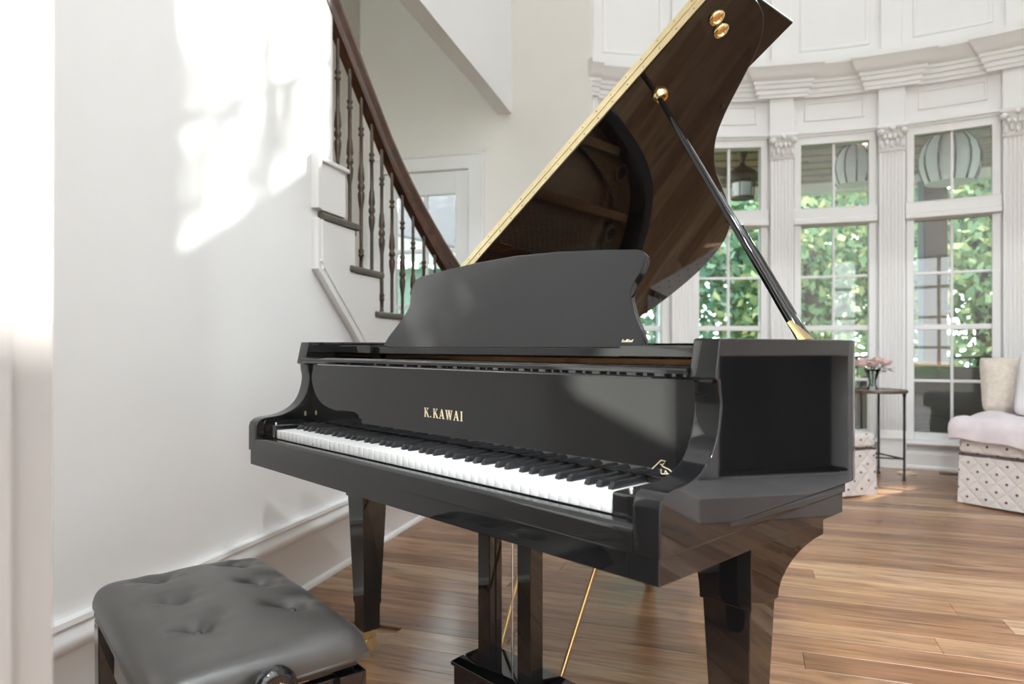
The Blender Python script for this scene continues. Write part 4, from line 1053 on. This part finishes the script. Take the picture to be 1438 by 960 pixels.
for a, b in ((0, 1), (1, 2), (2, 0)):
    m = MB(); m.tube([(.185 * math.cos(la3[a]), .185 * math.sin(la3[a]), .155), (.185 * math.cos(la3[b]), .185 * math.sin(la3[b]), .155)], .006, 8); m.build('stretcher', 'black_iron', tb, smooth=60)
# vase and roses
vc = Vector((2.672, 5.10, ZTt))
m = MB(); m.lathe([(.034, .0), (.036, .004), (.024, .045), (.026, .07), (.048, .135), (.060, .150), (.057, .150), (.045, .134), (.022, .07), (.020, .045), (.030, .008)], tuple(vc), 24)
vz = m.build('flower_vase', 'vase_glass', smooth=60); tag(vz, 'clear flared glass vase on the round side table', 'vase')
bq = empty('rose_bouquet', vc + Vector((0, 0, .02))); tag(bq, 'bunch of pale pink roses in the clear glass vase', 'flowers')
rg = random.Random(5)
for k in range(13):
    a = k * 2.4; rr = .035 + .075 * math.sqrt(k / 13); c = Vector((rr * 1.15 * math.cos(a), rr * math.sin(a), .215 - .9 * rr * .6 + rg.uniform(-.008, .012)))
    m = MB()
    for ring_, (n_, r0, tilt) in enumerate(((3, .010, .15), (5, .019, .5), (6, .028, .95))):
        for q in range(n_):
            b = 2 * math.pi * q / n_ + ring_ * .7; d = Vector((math.cos(b), math.sin(b), 0)); t = Vector((-d.y, d.x, 0)); w = .016 + .005 * ring_; h = .034 - .004 * ring_
            base = c + d * (r0 * .4) - Vector((0, 0, .012)); tp = base + d * (r0 * .6 + tilt * .010) + Vector((0, 0, h))
            m.add([base - t * w * .5, base + t * w * .5, base.lerp(tp, .6) + t * w + d * .004, tp + t * w * .5, tp - t * w * .5, base.lerp(tp, .6) - t * w + d * .004], [(0, 1, 2, 5), (5, 2, 3, 4)])
    ro = m.build('rose', 'pink', bq, smooth=80)
    m = MB(); m.tube([c - Vector((0, 0, .012)), c * .35 + Vector((0, 0, .06)), (c.x * .1, c.y * .1, .0)], .0022, 5); m.build('stem', 'stem_green', ro)
for k in range(12):
    a = k * 1.9 + .3; d = Vector((math.cos(a), math.sin(a), 0)); t = Vector((-d.y, d.x, 0)); c = d * .09 + Vector((0, 0, .125 + .02 * (k % 3)))
    m = MB(); tp = c + d * .065 + Vector((0, 0, .015 - .03 * (k % 2))); m.add([c, c.lerp(tp, .5) + t * .018 + Vector((0, 0, .006)), tp, c.lerp(tp, .5) - t * .018 + Vector((0, 0, .006))], [(0, 1, 2, 3)])
    m.tube([c, c * .3 + Vector((0, 0, .05))], .0016, 4); m.build('leaf', 'stem_green', bq)
# floor register and brass floor box
vt = MB(); vt.pb(28.6, 32.8, 3.46, 3.56, .0005, .004, 6); vt = vt.build('floor_vent', 'vent'); tag(vt, 'bronze floor vent grille below the window sill', 'vent')
for k in range(14):
    m = MB(); a = 28.9 + k * .28; m.pb(a, a + .1, 3.475, 3.545, .003, .0055); m.build('louver', 'black_iron', vt)
m = MB(); m.lathe([(.07, 0.0005), (.07, .004), (.06, .006), (.001, .006)], (3.03, 5.28, 0), 24); fo = m.build('floor_outlet', 'pale_brass', smooth=40); tag(fo, 'round brass floor outlet beside the iron table leg', 'outlet')

# ------------------------------------------------------------------ porch and garden
def pol(t, r, z=0): return Vector((1.6 + r * math.sin(R(t)), 2.2 + r * math.cos(R(t)), z))
m = MB(); m.pb(-14, 85, 3.93, 7.1, -.30, -.16, 30); pf = m.build('porch_floor', 'porch_floor'); struct(pf, 'dark deck floor of the curved porch outside', 'porch floor')
m = MB(); m.pb(-14, 85, 3.93, 7.0, 3.0, 3.15, 30); pc = m.build('porch_ceiling', 'porch_ceil'); struct(pc, 'brown timber ceiling of the porch outside', 'porch ceiling')
m = MB(); m.pb(-14, 85, 6.72, 6.88, 2.88, 3.0, 30); m.build('porch_beam', 'trim', pc)
for k in range(9):
    m = MB(); r0 = 4.15 + .3 * k; m.pb(-13.5, 83, r0, r0 + .03, 2.992, 3.002, 30); m.build('ceiling_batten', 'post_brown', pc)
PLAB = {-22: 'square brown porch post near the cream wall corner', 3.8: 'square brown porch post outside between two bay windows', 29.8: 'square brown porch post with blue-grey face behind the wicker sofa', 55.8: 'square brown porch post outside the fireplace wall'}
for t in (3.8, 29.8, 55.8):
    p = pol(t, 6.6); e = empty('porch_post', (p.x, p.y, -.16), -R(t)); tag(e, PLAB[t], 'post', 'porch posts')
    m = MB(); m.box(-.115, .115, -.10, .10, 0, 3.03); m.build('shaft', 'post_brown', e, bevel=.01)
    m = MB(); m.box(-.175, -.117, -.12, .12, 0, 3.03); m.build('side_board', 'post_blue', e, bevel=.006)
    m = MB(); m.box(-.2, .16, -.14, .14, 0, .18); m.build('base', 'post_blue', e, bevel=.01)
rlg = empty('porch_railing', pol(20, 6.75, -.16)); tag(rlg, 'black iron porch railing with thin upright bars', 'railing')
def rgp(m, name):
    o = m.build(name, 'black_iron'); o.parent = rlg; o.matrix_parent_inverse = Matrix.Translation(-rlg.location); return o
m = MB(); m.pb(-14, 80, 6.73, 6.77, .83, .86, 40); rgp(m, 'top_rail')
m = MB(); m.pb(-14, 80, 6.735, 6.765, -.05, -.03, 40); rgp(m, 'bottom_rail')
m = MB(); m.box(-.008, .008, -.008, .008, 0, .88); pk = m.mesh('picket', 'black_iron')
for k in range(67):
    p = pol(-13.5 + 1.4 * k, 6.75, -.05); o = link('picket', pk); o.parent = rlg; o.location = p - rlg.location; o.rotation_euler = (0, 0, -R(-13.5 + 1.4 * k))
# ceiling fan with lantern
fn_ = empty('ceiling_fan', (2.34, 6.99, 2.988)); tag(fn_, 'bronze porch ceiling fan with a caged lantern', 'ceiling fan')
m = MB(); m.lathe([(.02, -.16), (.025, -.13), (.06, -.03), (.085, -.01), (.085, 0)], n=20); m.build('canopy', 'post_brown', fn_, smooth=50)
m = MB(); m.lathe([(.05, -.34), (.15, -.33), (.17, -.29), (.13, -.24), (.06, -.20), (.03, -.17), (.02, -.15)], n=24); m.build('motor_housing', 'post_brown', fn_, smooth=50)
for k in range(4):
    a = R(35 + 90 * k); d = Vector((math.cos(a), math.sin(a), 0)); t = Vector((-d.y, d.x, 0)); m = MB(); m.obox(d * .42 + Vector((0, 0, -.29)), d * .27, t * .065 + Vector((0, 0, .012)), Vector((0, 0, .005))); m.build('fan_blade', 'post_brown', fn_, bevel=.004)
m = MB(); m.lathe([(.085, -.50), (.095, -.40), (.10, -.36)], n=20); m.build('lantern_glass', 'lantern_white', fn_, smooth=50)
m = MB(); m.lathe([(.10, -.52), (.115, -.52), (.115, -.50), (.10, -.50)], n=20); m.build('lantern_ring', 'post_brown', fn_)
for k in range(6):
    a = R(60 * k); m = MB(); m.tube([(.112 * math.cos(a), .112 * math.sin(a), -.51), (.125 * math.cos(a), .125 * math.sin(a), -.34)], .006, 5); m.build('lantern_bar', 'post_brown', fn_)
for (x, y), lab, sc in (((4.07, 6.40), 'large white ribbed stand-in for a glass reflection above the wicker porch sofa', 1.0), ((3.42, 6.86), 'white ribbed stand-in for a glass reflection between porch fan and wicker sofa', .82)):  # ribbed shapes added to imitate a reflection in the transom panes
    e = empty('reflection_standin', (x, y, 2.985)); tag(e, lab, 'lantern', 'transom reflection stand-ins'); e.scale = (sc,) * 3
    pr = [(.10, -.02), (.17, -.07), (.225, -.15), (.252, -.25), (.25, -.34), (.225, -.43), (.20, -.49)]
    m = MB(); m.lathe(pr, n=28); m.build('shade', 'lantern_white', e, smooth=60)
    for k in range(12):
        a = R(30 * k + 8); m = MB(); m.tube([((r + .003) * math.cos(a), (r + .003) * math.sin(a), z) for r, z in pr], .009, 5); m.build('rib', 'black_iron', e, smooth=60)
    m = MB(); m.lathe([(.09, -.03), (.09, .0)], n=16); m.build('cap', 'post_brown', e)
# recessed porch light
m = MB(); p = pol(22.5, 5.0, 2.985); m.lathe([(.09, 0), (.09, .008)], tuple(p), 20); o = m.build('porch_downlight', 'bulb'); tag(o, 'glowing round downlight set in the brown porch ceiling', 'downlight')
# wicker sofa, its back to the window
so = empty('porch_sofa', pol(30.5, 4.62, -.16), -R(30.5)); tag(so, 'dark wicker porch sofa with tan cushions, its back against the window', 'sofa')
def sop(name, mat, args, bev): m = MB(); m.box(*args); m.build(name, mat, so, bevel=bev, seg=4)
sop('seat_base', 'wicker', (-.72, .72, -.32, .38, .06, .40), .03)
m = MB(); bk_ = [(-.76, .06), (.76, .06), (.76, .74), (.70, .86), (.5, .93), (.2, .96), (-.2, .96), (-.5, .93), (-.70, .86), (-.76, .74)]
m.prism(bk_, -.40, -.28, xz); m.build('backrest', 'wicker', so, bevel=.03, seg=4)
sop('arm', 'wicker', (-.78, -.66, -.34, .38, .06, .68), .04); sop('arm', 'wicker', (.66, .78, -.34, .38, .06, .68), .04)
sop('seat_cushion', 'tan_cushion', (-.65, -.005, -.26, .38, .40, .52), .04); sop('seat_cushion', 'tan_cushion', (.005, .65, -.26, .38, .40, .52), .04)
sop('back_cushion', 'tan_cushion', (-.64, -.01, -.27, -.12, .53, 1.0), .05); sop('back_cushion', 'tan_cushion', (.01, .64, -.27, -.12, .53, .95), .05)
# neighbouring wing seen through the glazed door
ng = empty('garden_house', (-1.3, 12.6, -.8)); tag(ng, 'pale green house wing with grey shingle roof beyond the glazed door', 'house')
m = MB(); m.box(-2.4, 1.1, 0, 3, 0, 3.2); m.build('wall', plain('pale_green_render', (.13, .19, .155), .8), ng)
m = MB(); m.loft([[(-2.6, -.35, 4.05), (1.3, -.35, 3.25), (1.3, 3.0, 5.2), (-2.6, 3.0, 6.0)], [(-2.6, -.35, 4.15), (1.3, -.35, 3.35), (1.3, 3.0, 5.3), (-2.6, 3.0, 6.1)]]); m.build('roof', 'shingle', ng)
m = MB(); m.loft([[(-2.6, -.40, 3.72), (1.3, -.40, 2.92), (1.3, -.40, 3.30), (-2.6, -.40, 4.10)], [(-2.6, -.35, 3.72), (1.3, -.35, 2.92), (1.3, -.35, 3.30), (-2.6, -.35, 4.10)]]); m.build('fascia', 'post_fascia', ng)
# garden ground
m = MB(); m.box(-60, 60, -60, 60, -.95, -.8); gd = m.build('ground_lawn', 'grass'); struct(gd, 'dark green lawn around the house', 'ground')

def tree(name, label, c, H, crad, zc, mat, nleaf, lsize, seed, gaps=(), group='garden trees', flat=1.0, clumps=None, spread=None):
    rs = np.random.RandomState(seed)
    e = empty(name, (c[0], c[1], -.8)); tag(e, label, 'tree', group)
    m = MB(); m.tube([(0, 0, 0), (.05, .03, H * .3), (-.04, .08, H * .6), (0, 0, H * .92)], [.16, .13, .08, .03], 8)
    tr = m.build('trunk', 'bark', e, smooth=60)
    ncl = 34; cl = rs.normal(size=(ncl, 3)); cl /= np.linalg.norm(cl, axis=1)[:, None]; cl *= (rs.uniform(.25, 1, ncl) ** .5)[:, None]
    cl = cl * np.array([crad * .85, crad * .85, (H - zc) * .5 * .85 * flat]) + np.array([0, 0, (H + zc) / 2])
    if clumps is not None: cl = np.array(clumps) - np.array([c[0], c[1], -.8]); ncl = len(cl)
    for k in range(0, ncl, 4 if clumps is None else 1):
        m = MB(); m.tube([(0, 0, max(zc * .8, cl[k][2] - 1.2)), tuple(cl[k])], [.05, .012], 5); m.build('branch', 'bark', e)
    which = rs.randint(0, ncl, nleaf); cr = crad * .36
    p = cl[which] + rs.normal(size=(nleaf, 3)) * (np.array([cr, cr, cr * .8]) * .62 if spread is None else spread)
    keep = p[:, 2] > .1
    for (o, r) in gaps:      # openings in the crown the sun shines through
        w = p + np.array([c[0], c[1], -.8]) - np.array(o); s = np.array(SUND[:]); d = np.linalg.norm(w - (w @ s)[:, None] * s, axis=1)
        keep &= ~((d < r) & (w @ s > 0))
    p = p[keep]; n = len(p)
    a = rs.normal(size=(n, 3)); a /= np.linalg.norm(a, axis=1)[:, None]; b = np.cross(a, rs.normal(size=(n, 3))); b /= np.linalg.norm(b, axis=1)[:, None]
    sz = lsize * rs.uniform(.6, 1.3, n)[:, None]
    v = np.stack([p - a * sz, p - b * sz * .55, p + a * sz, p + b * sz * .55], 1).reshape(-1, 3)
    me = bpy.data.meshes.new('crown'); me.vertices.add(4 * n); me.vertices.foreach_set('co', v.ravel())
    me.loops.add(4 * n); me.loops.foreach_set('vertex_index', np.arange(4 * n)); me.polygons.add(n)
    me.polygons.foreach_set('loop_start', np.arange(0, 4 * n, 4)); me.polygons.foreach_set('loop_total', np.full(n, 4))
    me.update(calc_edges=True); me.materials.append(M[mat])
    cr_o = link('crown', me, e); cr_o['kind'] = 'stuff'
    return e
FLOORGAP = [((2.41, 4.46, 0), .30), ((2.62, 4.68, 0), .13)]
TR = [  # azimuth from the bay, distance, height, crown radius, crown base, leaf kind, leaves, leaf size
    (-13, 19.5, 9.5, 2.6, .2, 'leaf_teal', 7000, .14), (1, 12.2, 9.5, 2.6, .3, 'leaf_teal', 8000, .15), (6, 10.4, 7.0, 2.1, .1, 'leaf_teal', 7500, .13),
    (14, 12.5, 10.0, 2.8, .3, 'leaf_green', 8500, .15), (20, 9.8, 7.4, 2.1, .1, 'leaf_green', 7500, .13), (28, 13.5, 10.5, 3.0, .3, 'leaf_gold', 8500, .16),
    (34, 10.4, 6.2, 2.1, .1, 'leaf_green', 7000, .13), (42, 12.4, 8.0, 2.6, .2, 'leaf_gold', 8500, .15), (50, 10.2, 6.6, 2.3, .1, 'leaf_green', 9000, .15),
    (58, 11.0, 7.0, 2.4, .1, 'leaf_green', 9500, .15), (67, 10.6, 6.8, 2.3, .1, 'leaf_teal', 9000, .15), (77, 10.5, 6.8, 2.4, .1, 'leaf_green', 8000, .15), (88, 10.8, 7.0, 2.4, .1, 'leaf_teal', 7000, .15),
    (-30, 19.0, 9.0, 2.4, .2, 'leaf_green', 6000, .15)]
TLAB = ['blue-green tree by the green house wing', 'tall blue-green tree between house wing and porch fan', 'low blue-green tree behind the porch fan', 'tall green tree behind the second ribbed stand-in', 'bushy green tree just behind the porch railing',
        'tall golden-green tree behind the brown porch post', 'bushy green tree behind the wicker sofa', 'golden-green tree beyond the porch railing', 'dense green tree on the sun side of the porch', 'broad green tree on the sun side of the porch',
        'blue-green tree beyond the fireplace wall', 'green tree standing beyond the chimney side', 'dark blue-green tree beyond the chimney side', 'green tree on the far side of the house wing']
for k, (t, d, H, cr_, zc, mt, nl, ls) in enumerate(TR):
    p = pol(t, d); tree('garden_tree', TLAB[k], (p.x, p.y), H, cr_, zc, mt, int(nl * (1.0 if t < 46 else 1.3)), ls * (.72 if t < 46 else .95), 20 + k, FLOORGAP)
# a tall open tree on the sun side: its branch tips dapple the light that reaches the left wall
tips = [W(d, 0, z) + SUND * D for d, z, D in ((2.27, 1.64, 14.0), (2.40, 1.70, 14.3), (2.52, 1.76, 14.6), (2.33, 2.16, 14.7), (2.75, 1.86, 14.4))]
cx_ = sum(t.x for t in tips) / len(tips); cy_ = sum(t.y for t in tips) / len(tips)
tree('garden_tree', 'tall open-branched tree reaching above the porch roof on the sun side', (cx_ + .6, cy_ + .9), 11.0, 1.5, 8.5, 'leaf_green', 240, .06, 77, clumps=[t[:] for t in tips], spread=.15)
